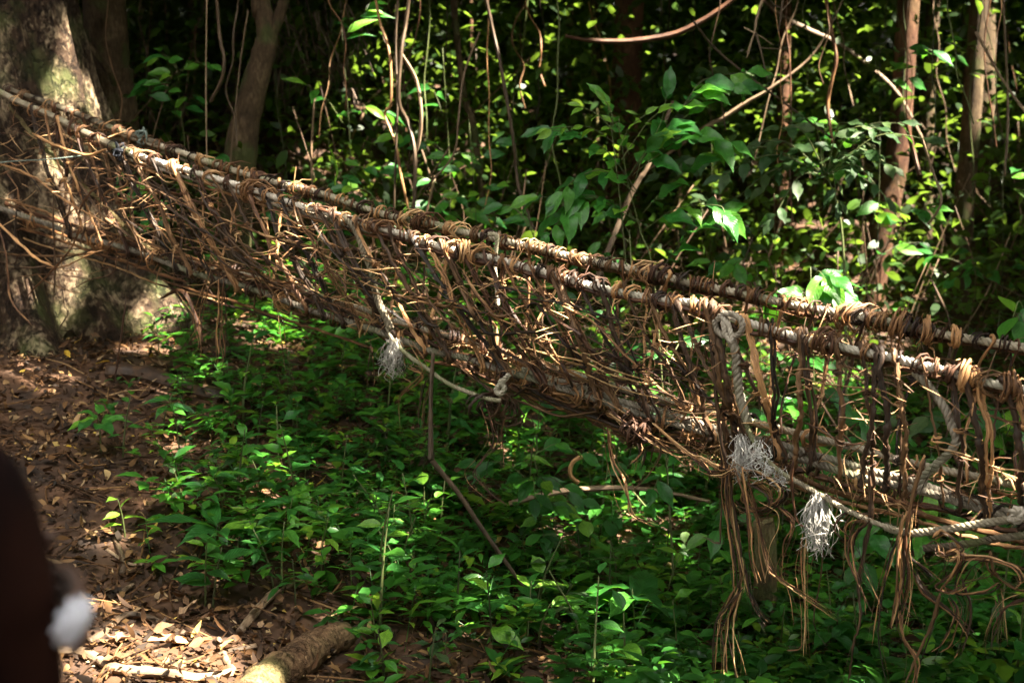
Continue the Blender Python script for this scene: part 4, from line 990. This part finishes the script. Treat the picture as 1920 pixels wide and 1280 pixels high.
# big knots
for px_, k_ in ((1650, 'FR'), (1600, 'FR'), (1810, 'NR'), (1890, 'NR'), (470, 'NR'), (482, 'NR'), (1215, 'FR'), (1240, 'FR'), (905, 'NR'), (870, 'NR'), (1735, 'FR'), (1715, 'FR'), (780, 'FR'), (800, 'FR'), (1545, 'NR'), (1690, 'FR')):
    coil(k_, px_, random.uniform(1.6, 3), .042, .0055, .06, random.choice([M_vine, M_vine_light]), random.gauss(0, 1.3), strands=3, loose=.45)
mbk = []
for _ in range(5):
    pts = [L3('NR', 232) + Vector((random.gauss(0, .03), random.gauss(0, .02) - .02, random.gauss(0, .025))) for _ in range(9)]; mbk.append((catmull(pts, 5), .0055))
bpart('dark_cord_knot', mbk, M_cord_dark, 5, .03)
mbk = []
for _ in range(3):
    pts = [L3('FR', 268) + Vector((random.gauss(0, .02), random.gauss(0, .02) - .02, random.gauss(0, .03))) for _ in range(9)]; mbk.append((catmull(pts, 5), .007))
bpart('green_cord_knot', mbk, M_cord, 5, .03)
# floor weave
for i in range(62):
    x = random.uniform(120, 2000) if i % 5 == 0 else random.uniform(200, 1350); dx_ = random.gauss(0, 60)
    a, b = L3('NF', x), L3('FF', x + dx_); m_ = a.lerp(b, .5) + Vector((random.gauss(0, .05), 0, -random.uniform(.02, .09)))
    a2 = a + Vector((random.gauss(0, .05), -random.uniform(.02, .07), random.uniform(-.03, .04)))
    bpart('floor_strand', [(catmull([a2, a + Vector((0, 0, -.02)), m_, b + Vector((0, .02, 0)), b + Vector((random.gauss(0, .06), .06, random.uniform(0, .08)))], 4), random.uniform(.0035, .007))], VM(), 5, .08)
# vine belly
for i in range(46):
    xa = random.uniform(820, 1150); xb = xa + random.uniform(120, 380); dd = random.uniform(-.02, .45); sag = random.uniform(20, 75) * (.6 if i % 3 else 1)
    pts = []
    for j in range(7):
        f = j / 6; xx = xa + (xb - xa) * f; pts.append(P(xx, yl('NF', xx) + 4 + sag * math.sin(math.pi * f) ** .8 * .8 + random.gauss(0, 5), Dn(xx) + .1 + dd * (1 - f * .3)))
    bpart('belly_vine', [(catmull(pts, 5), random.uniform(.005, .0095))], random.choice([M_vine, M_vine, M_vine_dark]), 6, .07)
for tl in (.5, -1.1, 1.4): coil(None, 0, 2.6, .055, .007, .08, M_vine_dark, tl, 'vine_bundle', P(925 + tl * 12, 762, Dn(930) + .05), Vector((.9, .1, -.5)).normalized(), .45, strands=2)
for tl in (.6, -1.): coil(None, 0, 2.6, .045, .007, .09, M_vine, tl, 'vine_bundle', P(1195, 808, Dn(1195)), Vector((.95, .1, -.3)).normalized(), .4, strands=2)
# hanging vines: traced bunches
HV = [([(1335, 640), (1345, 720), (1352, 800), (1362, 880), (1372, 930), (1385, 1010), (1390, 1080), (1388, 1108)], 1, .016, 0),
      ([(1330, 600), (1335, 700), (1350, 800), (1348, 900), (1350, 990), (1345, 1017), (1318, 1008)], 1, .008, 0),
      ([(1365, 870), (1362, 930), (1372, 1000), (1384, 1060), (1388, 1108)], 8, .0065, 9),
      ([(1388, 1100), (1362, 1140), (1348, 1160), (1345, 1220), (1343, 1290)], 2, .006, 3),
      ([(1388, 1100), (1365, 1150), (1355, 1180), (1360, 1240), (1358, 1300)], 3, .006, 4), ([(1388, 1100), (1372, 1150), (1368, 1190), (1378, 1240), (1386, 1300)], 2, .0055, 4),
      ([(1385, 880), (1400, 940), (1405, 1000), (1410, 1050), (1418, 1095)], 4, .006, 8), ([(1400, 1060), (1405, 1120), (1425, 1150), (1442, 1172)], 3, .0055, 6),
      ([(1395, 900), (1420, 980), (1440, 1060), (1462, 1085), (1500, 1110), (1570, 1162)], 2, .0065, 4),
      ([(1400, 905), (1440, 925), (1440, 950), (1410, 958), (1390, 940), (1400, 915), (1430, 905)], 4, .0065, 8), ([(1370, 900), (1400, 885), (1450, 905), (1470, 930), (1440, 955), (1400, 960), (1375, 940)], 3, .0065, 9),
      ([(1440, 940), (1475, 960), (1488, 985), (1475, 1020), (1465, 1060), (1465, 1090)], 3, .0055, 5), ([(1468, 1080), (1480, 1120), (1492, 1170)], 1, .004, 2),
      ([(1487, 860), (1487, 900), (1492, 970), (1510, 990)], 1, .011, 0), ([(1510, 1000), (1505, 1060), (1508, 1140), (1512, 1230)], 2, .006, 3), ([(1545, 1010), (1532, 1080), (1525, 1170), (1545, 1220)], 1, .0065, 3), ([(1475, 1222), (1500, 1218), (1512, 1200)], 1, .005, 2),
      ([(1633, 880), (1632, 960), (1625, 1020), (1612, 1095), (1612, 1160), (1598, 1215), (1585, 1290)], 1, .012, 0), ([(1630, 978), (1605, 1005), (1598, 1045), (1610, 1095)], 2, .007, 3), ([(1630, 978), (1595, 980), (1586, 1030), (1598, 1070), (1615, 1110), (1635, 1150)], 2, .006, 5),
      ([(1688, 990), (1672, 1060), (1650, 1130), (1635, 1210)], 1, .006, 2), ([(1686, 1000), (1668, 1050), (1655, 1120), (1648, 1200), (1662, 1290)], 1, .0075, 2),
      ([(1700, 960), (1692, 1020), (1698, 1080), (1688, 1130), (1680, 1180)], 6, .007, 9), ([(1685, 1150), (1695, 1200), (1715, 1240), (1708, 1300)], 3, .007, 5), ([(1690, 1090), (1700, 1130), (1712, 1160)], 2, .005, 6),
      ([(1708, 1070), (1730, 1110), (1770, 1140), (1800, 1165), (1818, 1195)], 3, .0065, 6), ([(1765, 1110), (1745, 1170), (1720, 1225), (1695, 1290)], 1, .009, 2), ([(1780, 1120), (1790, 1150), (1775, 1200), (1755, 1222)], 3, .0055, 5),
      ([(1800, 1080), (1812, 1130), (1812, 1180), (1800, 1225)], 1, .009, 2), ([(1800, 1225), (1792, 1235)], 2, .004, 6), ([(1735, 860), (1712, 930), (1705, 980), (1698, 1010)], 2, .011, 3),
      ([(1765, 1040), (1790, 1030), (1805, 1045), (1780, 1080), (1765, 1100), (1790, 1110), (1815, 1095)], 3, .007, 9), ([(1775, 1050), (1840, 1045), (1900, 1060), (1918, 1085), (1905, 1100)], 3, .006, 6),
      ([(1860, 1035), (1862, 1070), (1900, 1100), (1940, 1110)], 2, .010, 3), ([(1880, 1090), (1850, 1110), (1800, 1110), (1820, 1060), (1850, 1040)], 3, .0055, 8),
      ([(1930, 1120), (1890, 1135), (1870, 1180), (1862, 1220)], 2, .006, 4), ([(1875, 1110), (1885, 1150), (1890, 1215)], 2, .0045, 3), ([(1750, 1010), (1770, 1000), (1800, 1030), (1770, 1045), (1760, 1020)], 3, .0065, 6),
      ([(1690, 1040), (1720, 1060), (1745, 1090)], 2, .008, 6), ([(1640, 975), (1600, 960), (1575, 990), (1590, 1010)], 2, .006, 6),
      ([(1140, 800), (1145, 860), (1165, 900), (1178, 935), (1188, 965), (1230, 983)], 3, .0065, 4), ([(1245, 800), (1240, 850), (1215, 890), (1180, 930)], 1, .006, 2), ([(1200, 830), (1200, 850), (1190, 870)], 3, .009, 5), ([(1215, 845), (1205, 880)], 1, .007, 2),
      ([(912, 755), (925, 800), (928, 830), (905, 860), (890, 885), (900, 905), (925, 930), (948, 945)], 2, .0055, 2), ([(948, 780), (940, 810), (940, 850), (946, 880)], 1, .0045, 1),
      ([(800, 712), (790, 740), (782, 790)], 2, .004, 4), ([(805, 715), (795, 760), (790, 810)], 2, .004, 4), ([(770, 640), (795, 690), (750, 740), (748, 800)], 1, .004, 2), ([(765, 690), (790, 705), (755, 740)], 3, .005, 6),
      ([(415, 520), (418, 580), (410, 620), (418, 660), (408, 690)], 5, .006, 6), ([(395, 520), (375, 600), (380, 650), (372, 670)], 2, .004, 4), ([(330, 545), (360, 600), (345, 640)], 2, .004, 6), ([(525, 580), (535, 660), (545, 735)], 1, .004, 2), ([(700, 640), (702, 700), (698, 730)], 1, .004, 2),
      ([(245, 560), (225, 680), (215, 740), (215, 790), (240, 840), (262, 890), (303, 932)], 1, .007, 1), ([(-10, 540), (12, 640), (25, 740), (30, 830), (22, 860)], 1, .009, 2), ([(0, 560), (20, 660), (38, 760), (35, 830), (24, 862)], 1, .008, 2),
      ([(1225, 790), (1290, 850), (1310, 857), (1345, 870), (1310, 855)], 2, .006, 4), ([(1140, 770), (1180, 800), (1220, 830), (1270, 850), (1300, 855), (1345, 880)], 3, .0055, 6), ([(1290, 850), (1320, 870), (1340, 895)], 5, .0045, 8),
      ([(1325, 885), (1350, 890), (1370, 880), (1395, 900)], 6, .005, 9)]
for pts, k_, r, jit in HV + [(a_, 3 if b_ > 1 else 1, .0024, e_ + 12) for a_, b_, c_, e_ in HV]:
    for q in range(k_):
        jx, jy = random.gauss(0, jit), random.gauss(0, jit * .5); d0 = random.gauss(0, .03) - .05
        pp = [P(x_ + jx * (.5 + .5 * i / len(pts)) + random.gauss(0, 3.2), y_ + jy + random.gauss(0, 2.), Dn(x_) + d0 + .02 * math.sin(i + q)) for i, (x_, y_) in enumerate(pts)]
        c = catmull(pp, 6); bpart('hanging_vine', [(c, np.linspace(r * random.uniform(.8, 1.05), r * .4, len(c)))], random.choice([M_vine, M_vine_dark, M_vine_dark] if r > .007 else [M_vine, M_vine_light, M_vine, M_vine_dark]), 6, .08)
# crossing branches at the tree end
for pts, r, m, dd in [([(-20, 300), (60, 330), (120, 375), (200, 420)], .008, M_vine, -.1), ([(15, 195), (50, 240), (90, 285), (140, 330), (200, 390), (250, 440), (285, 470)], .014, M_stump, .1),
                      ([(205, 345), (170, 360), (150, 395), (148, 430), (130, 470), (95, 510), (50, 555)], .008, M_vine_light, -.1), ([(110, 230), (112, 280), (125, 320), (110, 350)], .015, M_vine, 0),
                      ([(-20, 400), (30, 450), (70, 485), (100, 500)], .01, M_vine, -.15), ([(-20, 380), (10, 470), (20, 560), (60, 610)], .006, M_vine, -.2), ([(300, 560), (340, 545), (365, 590), (380, 640)], .015, M_vine, .2),
                      ([(60, 250), (100, 270), (160, 290), (200, 280)], .009, M_vine, -.1), ([(-20, 470), (60, 480), (140, 478), (200, 470)], .01, M_vine_dark, 0), ([(-20, 500), (80, 500), (180, 470), (300, 485)], .008, M_vine_dark, .1),
                      ([(100, 320), (100, 420), (103, 500), (100, 560)], .007, M_vine_dark, -.05), ([(140, 290), (160, 400), (150, 460)], .007, M_vine_dark, -.05)]:
    bpart('loose_branch', [(catmull(LP(pts, dd), 6), r)], m, 6, .08)
for i in range(50):
    x_ = random.uniform(-60, 330); y_ = yl('NR', x_) + random.uniform(20, 330 if x_ < 250 else 150); a = random.uniform(0, 6.28); L_ = random.uniform(40, 150)
    y_ = min(y_, 590); pts = [(x_ + L_ * f * math.cos(a) + random.gauss(0, 9), y_ + L_ * f * math.sin(a) * .7 + random.gauss(0, 9)) for f in (0, .33, .66, 1)]
    bpart('loose_branch', [(catmull(LP(pts, random.uniform(-.1, .5)), 5), random.uniform(.003, .0065))], VM(), 5, .08)
# splinters and frayed ends, too many to count
def splinters():
    mb = MB()
    for i in range(1050):
        x_ = random.uniform(0, 1350) if i < 900 else random.uniform(1300, 2000); s_ = random.choice('nnf'); f = random.random() ** .9
        dx_ = dxn(x_) * .5 if s_ == 'n' else 0
        q = q_on(s_, x_ - dx_ * f, x_ + dx_ * (1 - f), f, .1 if s_ == 'n' else -.08) + Vector((0, random.gauss(0, .05), 0)) - BL
        if i % 4 == 0: q = L3(random.choice(['NF', 'FF']), x_).lerp(L3('FF', x_), random.random()) - BL + Vector((0, 0, random.uniform(-.1, .05)))
        a = random.uniform(-.9, .9) if random.random() < .7 else random.uniform(0, 6.28); L_ = random.uniform(.05, .22); d = Vector((math.cos(a), random.gauss(0, .5), math.sin(a) * .8)) * L_
        b = Vector((random.gauss(0, .01), random.gauss(0, .01), random.gauss(0, .012)))
        c = catmull([q - d * .5, q + b, q + d * .5], 3); tube(mb, c, np.array([.5, 1, 1, 1, .9, .7, .3][:len(c)]) * random.uniform(.0018, .0042), 4, random.random(), .1, .7)
    for i in range(300):
        x_ = random.uniform(1345, 1480) if i % 2 else random.uniform(1290, 1700); q = L3('NF', x_, random.uniform(0, 60), random.uniform(-.08, .3)) - BL
        a = random.uniform(-2.6, -.4); L_ = random.uniform(.06, .2); d = Vector((math.cos(a), random.gauss(0, .3), math.sin(a))) * L_
        c = catmull([q - d * .5, q + Vector((random.gauss(0, .02), 0, random.gauss(0, .02))), q + d * .5], 3); tube(mb, c, random.uniform(.002, .004), 4, random.random(), .1, .7)
    o = mb.obj('vine_splinters', fibre_mat('vine_splinter', (.04, .017, .008), (.19, .09, .038), (.62, .40, .2), src='attr')); o.parent = bridge; o.matrix_parent_inverse = Matrix.Identity(4); o['kind'] = 'stuff'
splinters()

# ------------------------------------------------------------------ the person at the left edge, out of focus
def skin_obj(name, verts, edges, radii, mat, parent, sub=2, root=0):
    me = bpy.data.meshes.new(name); me.from_pydata([tuple(v) for v in verts], edges, [])
    o = link(name, me, parent, mat); o.matrix_parent_inverse = Matrix.Identity(4)
    m = o.modifiers.new('skin', 'SKIN'); m.use_smooth_shade = True
    for i, r in enumerate(radii):
        rr = r if isinstance(r, tuple) else (r, r); me.skin_vertices[0].data[i].radius = rr
    me.skin_vertices[0].data[root].use_root = True
    s = o.modifiers.new('sub', 'SUBSURF'); s.levels = sub; s.render_levels = sub
    return o
def person():
    px0 = -.785; r = empty('person', (px0, 1.5, gz(px0, 1.5)), 'person in a dark brown top close to the camera, arms folded, white cloth in hand', 'person')
    V = [(0, 0, .93), (0, .01, 1.1), (0, 0, 1.27), (0, 0, 1.38), (0, .01, 1.47), (0, .02, 1.56), (0, .02, 1.66),
         (.2, 0, 1.335), (.228, .0, 1.2), (.235, .02, 1.06), (.12, .2, 1.08), (-.02, .22, 1.12), (-.2, 0, 1.335), (-.24, 0, 1.2), (-.24, .03, 1.06), (-.05, .2, 1.12), (.16, .17, 1.18),
         (.1, 0, .85), (.11, .01, .48), (.11, -.01, .09), (.12, .12, .03), (-.1, 0, .85), (-.11, .01, .48), (-.11, -.01, .09), (-.12, .12, .03)]
    E = [(0, 1), (1, 2), (2, 3), (3, 4), (4, 5), (5, 6), (3, 7), (7, 8), (8, 9), (9, 10), (10, 11), (3, 12), (12, 13), (13, 14), (14, 15), (15, 16), (0, 17), (17, 18), (18, 19), (19, 20), (0, 21), (21, 22), (22, 23), (23, 24)]
    R = [(.16, .11), (.145, .105), (.17, .11), (.1, .08), (.055, .055), (.078, .092), (.07, .085), (.068, .07), (.058, .058), (.048, .048), (.042, .042), (.032, .03), (.068, .07), (.058, .058), (.048, .048), (.042, .042), (.03, .028),
         (.095, .095), (.06, .06), (.042, .042), (.04, .03), (.095, .095), (.06, .06), (.042, .042), (.04, .03)]
    skin_obj('body', V, E, R, M_shirt, r)
    r.scale = (1, 1, 1.03)
    # left hand gripping the right upper arm
    hv = [(.15, .17, 1.18), (.2, .13, 1.19)]; he = [(0, 1)]; hr = [.026, .03]
    for k in range(4):
        z = 1.215 - .018 * k; b = len(hv); hv += [(.235, .10, z), (.285, .06, z - .002), (.305, .02, z - .006), (.3, -.015, z - .01)]; he += [(1, b), (b, b + 1), (b + 1, b + 2), (b + 2, b + 3)]; hr += [.011, .0095, .009, .0075]
    b = len(hv); hv += [(.22, .12, 1.225), (.25, .08, 1.25), (.265, .05, 1.262)]; he += [(1, b), (b, b + 1), (b + 1, b + 2)]; hr += [.013, .011, .009]
    skin_obj('hand', hv, he, hr, M_skin, r, 1)
    me = bpy.data.meshes.new('head_skin')
    hv = [(0, .02, 1.49), (0, .03, 1.56), (0, .025, 1.64)]; skin_obj('head', hv, [(0, 1), (1, 2)], [(.06, .06), (.086, .1), (.08, .095)], M_skin, r)
    skin_obj('hair', [(0, .0, 1.58), (0, .0, 1.66), (0, .02, 1.7)], [(0, 1), (1, 2)], [(.09, .1), (.088, .1), (.06, .07)], M_hair, r)
    # crumpled cloth held against the arm
    p = P(137, 1165, 1.44); mb = MB(); nu, nv = 28, 20; th = np.linspace(0, 2 * math.pi, nu + 1); ph = np.linspace(.01, math.pi - .01, nv)
    T_, F_ = np.meshgrid(th, ph); rr = 1 + .3 * np.sin(T_ * 3 + F_ * 4) * np.sin(F_ * 5 + 1) + .1 * np.sin(T_ * 7 + F_ * 9)
    Vv = np.stack([.016 * rr * np.sin(F_) * np.cos(T_), .018 * rr * np.sin(F_) * np.sin(T_), .023 * rr * np.cos(F_)], -1).reshape(-1, 3)
    Vv[:, 0] += Vv[:, 2] * .35
    i = np.arange(nv - 1)[:, None] * (nu + 1); j = np.arange(nu)[None]; Q = np.stack([i + j + nu + 1, i + j + 2 + nu, i + j + 1, i + j], -1).reshape(-1, 4); mb.add(Vv, Q)
    o = mb.obj('crumpled_cloth', M_white); o.location = p; tag(o, 'crumpled white cloth held at the arm of the blurred person', 'cloth')
person()
# ------------------------------------------------------------------ unseen leafy roof of the forest, gaps cut along sun rays to chosen spots
SUN_PX = [(136, 100, .1), (146, 130, .1), (152, 165, .1), (122, 160, .07), (166, 190, .06), (120, 212, .02), (105, 318, .07), (104, 360, .05), (172, 362, .07), (195, 392, .06), (165, 425, .03), (135, 500, .04), (135, 545, .03), (48, 540, .04),
          (285, 628, .12), (350, 715, .07), (515, 620, .12), (300, 640, .08), (1140, 290, .04), (1240, 70, .1), (1160, 76, .08), (1300, 50, .1), (1385, 205, .08), (1420, 180, .06), (1210, 320, .05),
          (1480, 110, .12), (1530, 60, .15), (1500, 150, .1), (1560, 100, .12), (1410, 20, .08), (1540, 130, .1), (1570, 30, .1)]
def clump(n, x, y, sx, sy, a=.05, b=.14):
    for _ in range(n): SUN_PX.append((rng.normal(x, sx), abs(rng.normal(y, sy)), rng.uniform(a, b)))
clump(9, 800, 105, 40, 12, .05, .12); clump(9, 870, 165, 50, 15, .04, .1); clump(8, 980, 175, 40, 15); clump(40, 1640, 440, 70, 60, .08, .2); clump(12, 1700, 530, 60, 20, .04, .1)
clump(8, 1500, 110, 30, 50, .05, .12); clump(8, 1450, 380, 50, 30); clump(5, 680, 250, 40, 40); clump(5, 760, 300, 30, 30); clump(5, 1720, 330, 40, 20); clump(6, 1560, 220, 30, 20); clump(5, 1740, 110, 30, 50); clump(6, 1890, 120, 30, 40); clump(5, 700, 110, 20, 30)
for _ in range(40): SUN_PX.append((rng.uniform(540, 1910), rng.uniform(0, 420), rng.uniform(.0, .06)))
for _ in range(14): SUN_PX.append((rng.uniform(230, 1700), rng.uniform(700, 1270), rng.uniform(.0, .05)))
for _a in range(300, 1900, 95): SUN_PX.append((_a + rng.normal(0, 20), float(np.interp(_a, CUR['NR'][:, 0], CUR['NR'][:, 1])) + rng.uniform(0, 180), rng.uniform(.03, .14)))
SUN_PX += [(250, 1215, .16), (345, 1240, .18), (170, 1250, .1), (210, 1130, .06), (390, 1100, .05), (490, 1270, .06), (300, 1110, .06), (420, 1190, .05), (195, 1010, .03)]
bpy.context.view_layer.update()
_dg = bpy.context.evaluated_depsgraph_get(); _o = Vector((0, 0, CAM_Z)); SUN_T = []
for _a, _b, _r in SUN_PX:
    _h = SC.ray_cast(_dg, _o, (P(_a, _b, 10) - _o).normalized())
    if _h[0] and (_h[4].name.startswith(('vine', 'cross', 'handrail', 'splinter', 'trunk', 'slope', 'tangl', 'far', 'leaf', 'ground', 'liana', 'bare', 'fallen', 'frond')) or _a > 400): SUN_T.append((_h[1].copy(), _r))
    elif _a < 400: SUN_T.append((P(_a, _b, 9.7), _r))
Sn = np.array(S)
def sun_clear(pos, reach):
    keep = np.ones(len(pos), bool)
    for p, r in SUN_T:
        q = pos - np.array(p); a = q @ Sn; d = np.linalg.norm(q - a[:, None] * Sn, axis=1)
        keep &= ~((d < r + reach) & (a > .5))
    return keep
def build_canopy():
    mb = MB(); N = 76000
    pos = np.stack([rng.uniform(-22, 34, N), rng.uniform(-30, 38, N), rng.uniform(8.5, 12.5, N) + 0], 1)
    pos[:, 2] += np.clip(pos[:, 1] - 10, 0, 40) * .22
    # unseen opening, shaped to give the bridge skylight but keep direct sun off
    keep = ~open_sky(pos[:, 0], pos[:, 1])
    d = rng.normal(size=(N, 3)); d[:, 2] *= .35; d /= np.linalg.norm(d, axis=1)[:, None]; u = rng.normal(size=(N, 3)) * .45; u[:, 2] += 1; sz = rng.uniform(.6, 1.1, N)
    keep &= sun_clear(pos + d * sz[:, None] * .5, sz * .47)
    pos, d, u, sz = pos[keep], d[keep], u[keep], sz[keep]; N = len(pos)
    scatter(mb, SPRAY, pos, d, u, sz * 1.08, rng.random(N))
    # small leaves added round every gap to narrow its sun spot
    M = 330; Tp = np.array([list(p) for p, r in SUN_T]); K = len(Tp)
    e1 = np.cross(Sn, [0, 0, 1.]); e1 /= np.linalg.norm(e1); e2 = np.cross(Sn, e1)
    rr = 1.25 * np.sqrt(rng.random((K, M))); aa = rng.uniform(0, 6.283, (K, M)); tt = (rng.uniform(8.7, 11.5, (K, M)) + np.clip(Tp[:, 1:2] - 12, 0, 20) * .22 - Tp[:, 2:3]) / Sn[2]
    pos = (Tp[:, None] + Sn * tt[..., None] + e1 * (rr * np.cos(aa))[..., None] + e2 * (rr * np.sin(aa))[..., None]).reshape(-1, 3); N = len(pos)
    d = rng.normal(size=(N, 3)); d[:, 2] *= .35; d /= np.linalg.norm(d, axis=1)[:, None]; u = rng.normal(size=(N, 3)) * .45; u[:, 2] += 1; sz = rng.uniform(.16, .36, N)
    keep = sun_clear(pos + d * sz[:, None] * .5, sz * .42) & ~open_sky(pos[:, 0], pos[:, 1])
    pos, d, u, sz = pos[keep], d[keep], u[keep], sz[keep]; N = len(pos)
    scatter(mb, SPRAY, pos, d, u, sz, rng.random(N))
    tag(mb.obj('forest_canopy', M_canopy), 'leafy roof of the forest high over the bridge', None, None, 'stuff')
build_canopy()
def build_shade_crowns():  # unseen leaf layer above the view, added to darken the far slope
    mb = MB(); N = 40000
    x = rng.uniform(-15, 17, N); y = rng.uniform(9.4, 24, N)
    z = np.maximum(ground(x, y) + 3.4, 1.75 + .085 * y + .5) + rng.random(N) * 2.2
    pos = np.stack([x, y, z], 1)
    lump = np.sin(x * 1.3 + 1) * np.sin(y * 1.1) + np.sin(x * .6 + y * .8)
    d = rng.normal(size=(N, 3)); d[:, 2] *= .35; d /= np.linalg.norm(d, axis=1)[:, None]; u = rng.normal(size=(N, 3)) * .45; u[:, 2] += 1; sz = rng.uniform(.3, .6, N)
    keep = (lump > -1.5) & sun_clear(pos + d * sz[:, None] * .5, sz * .47)
    pos, d, u, sz = pos[keep], d[keep], u[keep], sz[keep]; N = len(pos)
    scatter(mb, SPRAY, pos, d, u, sz, rng.random(N))
    tag(mb.obj('shade_crowns', M_canopy), 'unseen low leafy crowns added to shade the far slope', None, None, 'stuff')
build_shade_crowns()

# undergrowth leaves taken out along sun rays so chosen spots are lit
for nm in ('slope_undergrowth', 'deep_forest_foliage', 'far_forest'):
    pos, d, u, sz, t, tpl, mat = MASS[nm]; keep = np.ones(len(pos), bool)
    for p, r in SUN_T:
        if p.y < 10: continue
        q = pos - np.array(p); a = q @ Sn; dd_ = np.linalg.norm(q - a[:, None] * Sn, axis=1); keep &= ~((dd_ < r * .8 + .04) & (a > .12))
    mb = MB(); scatter(mb, tpl, pos[keep], d[keep], u[keep], sz[keep], t[keep]); o = bpy.data.objects[nm]; old = o.data; o.data = mb.mesh(nm, mat); bpy.data.meshes.remove(old)
for root, ctr, N, sd in CROWNS:
    pos = ctr + rng.normal(size=(N, 3)) * np.array(sd); w_ = pos + np.array(root.location)
    pos = pos[sun_clear(w_, np.full(len(w_), .5)) & ~open_sky(w_[:, 0], w_[:, 1])]; N = len(pos)
    if N:
        mb = MB(); scatter(mb, leaf_grid(2, 1, .5, .1, .15, tip=0), pos, rng.normal(size=(N, 3)), rng.normal(size=(N, 3)) * .4 + np.array([0, 0, 1]), rng.uniform(.4, .8, N), rng.random(N))
        o = mb.obj('crown', M_canopy); o.parent = root; o.matrix_parent_inverse = Matrix.Identity(4)
# unused prototypes go away
for pr, _ in PROTO:
    if pr.name not in first_used:
        for ch in list(pr.children): bpy.data.objects.remove(ch)
        bpy.data.objects.remove(pr)
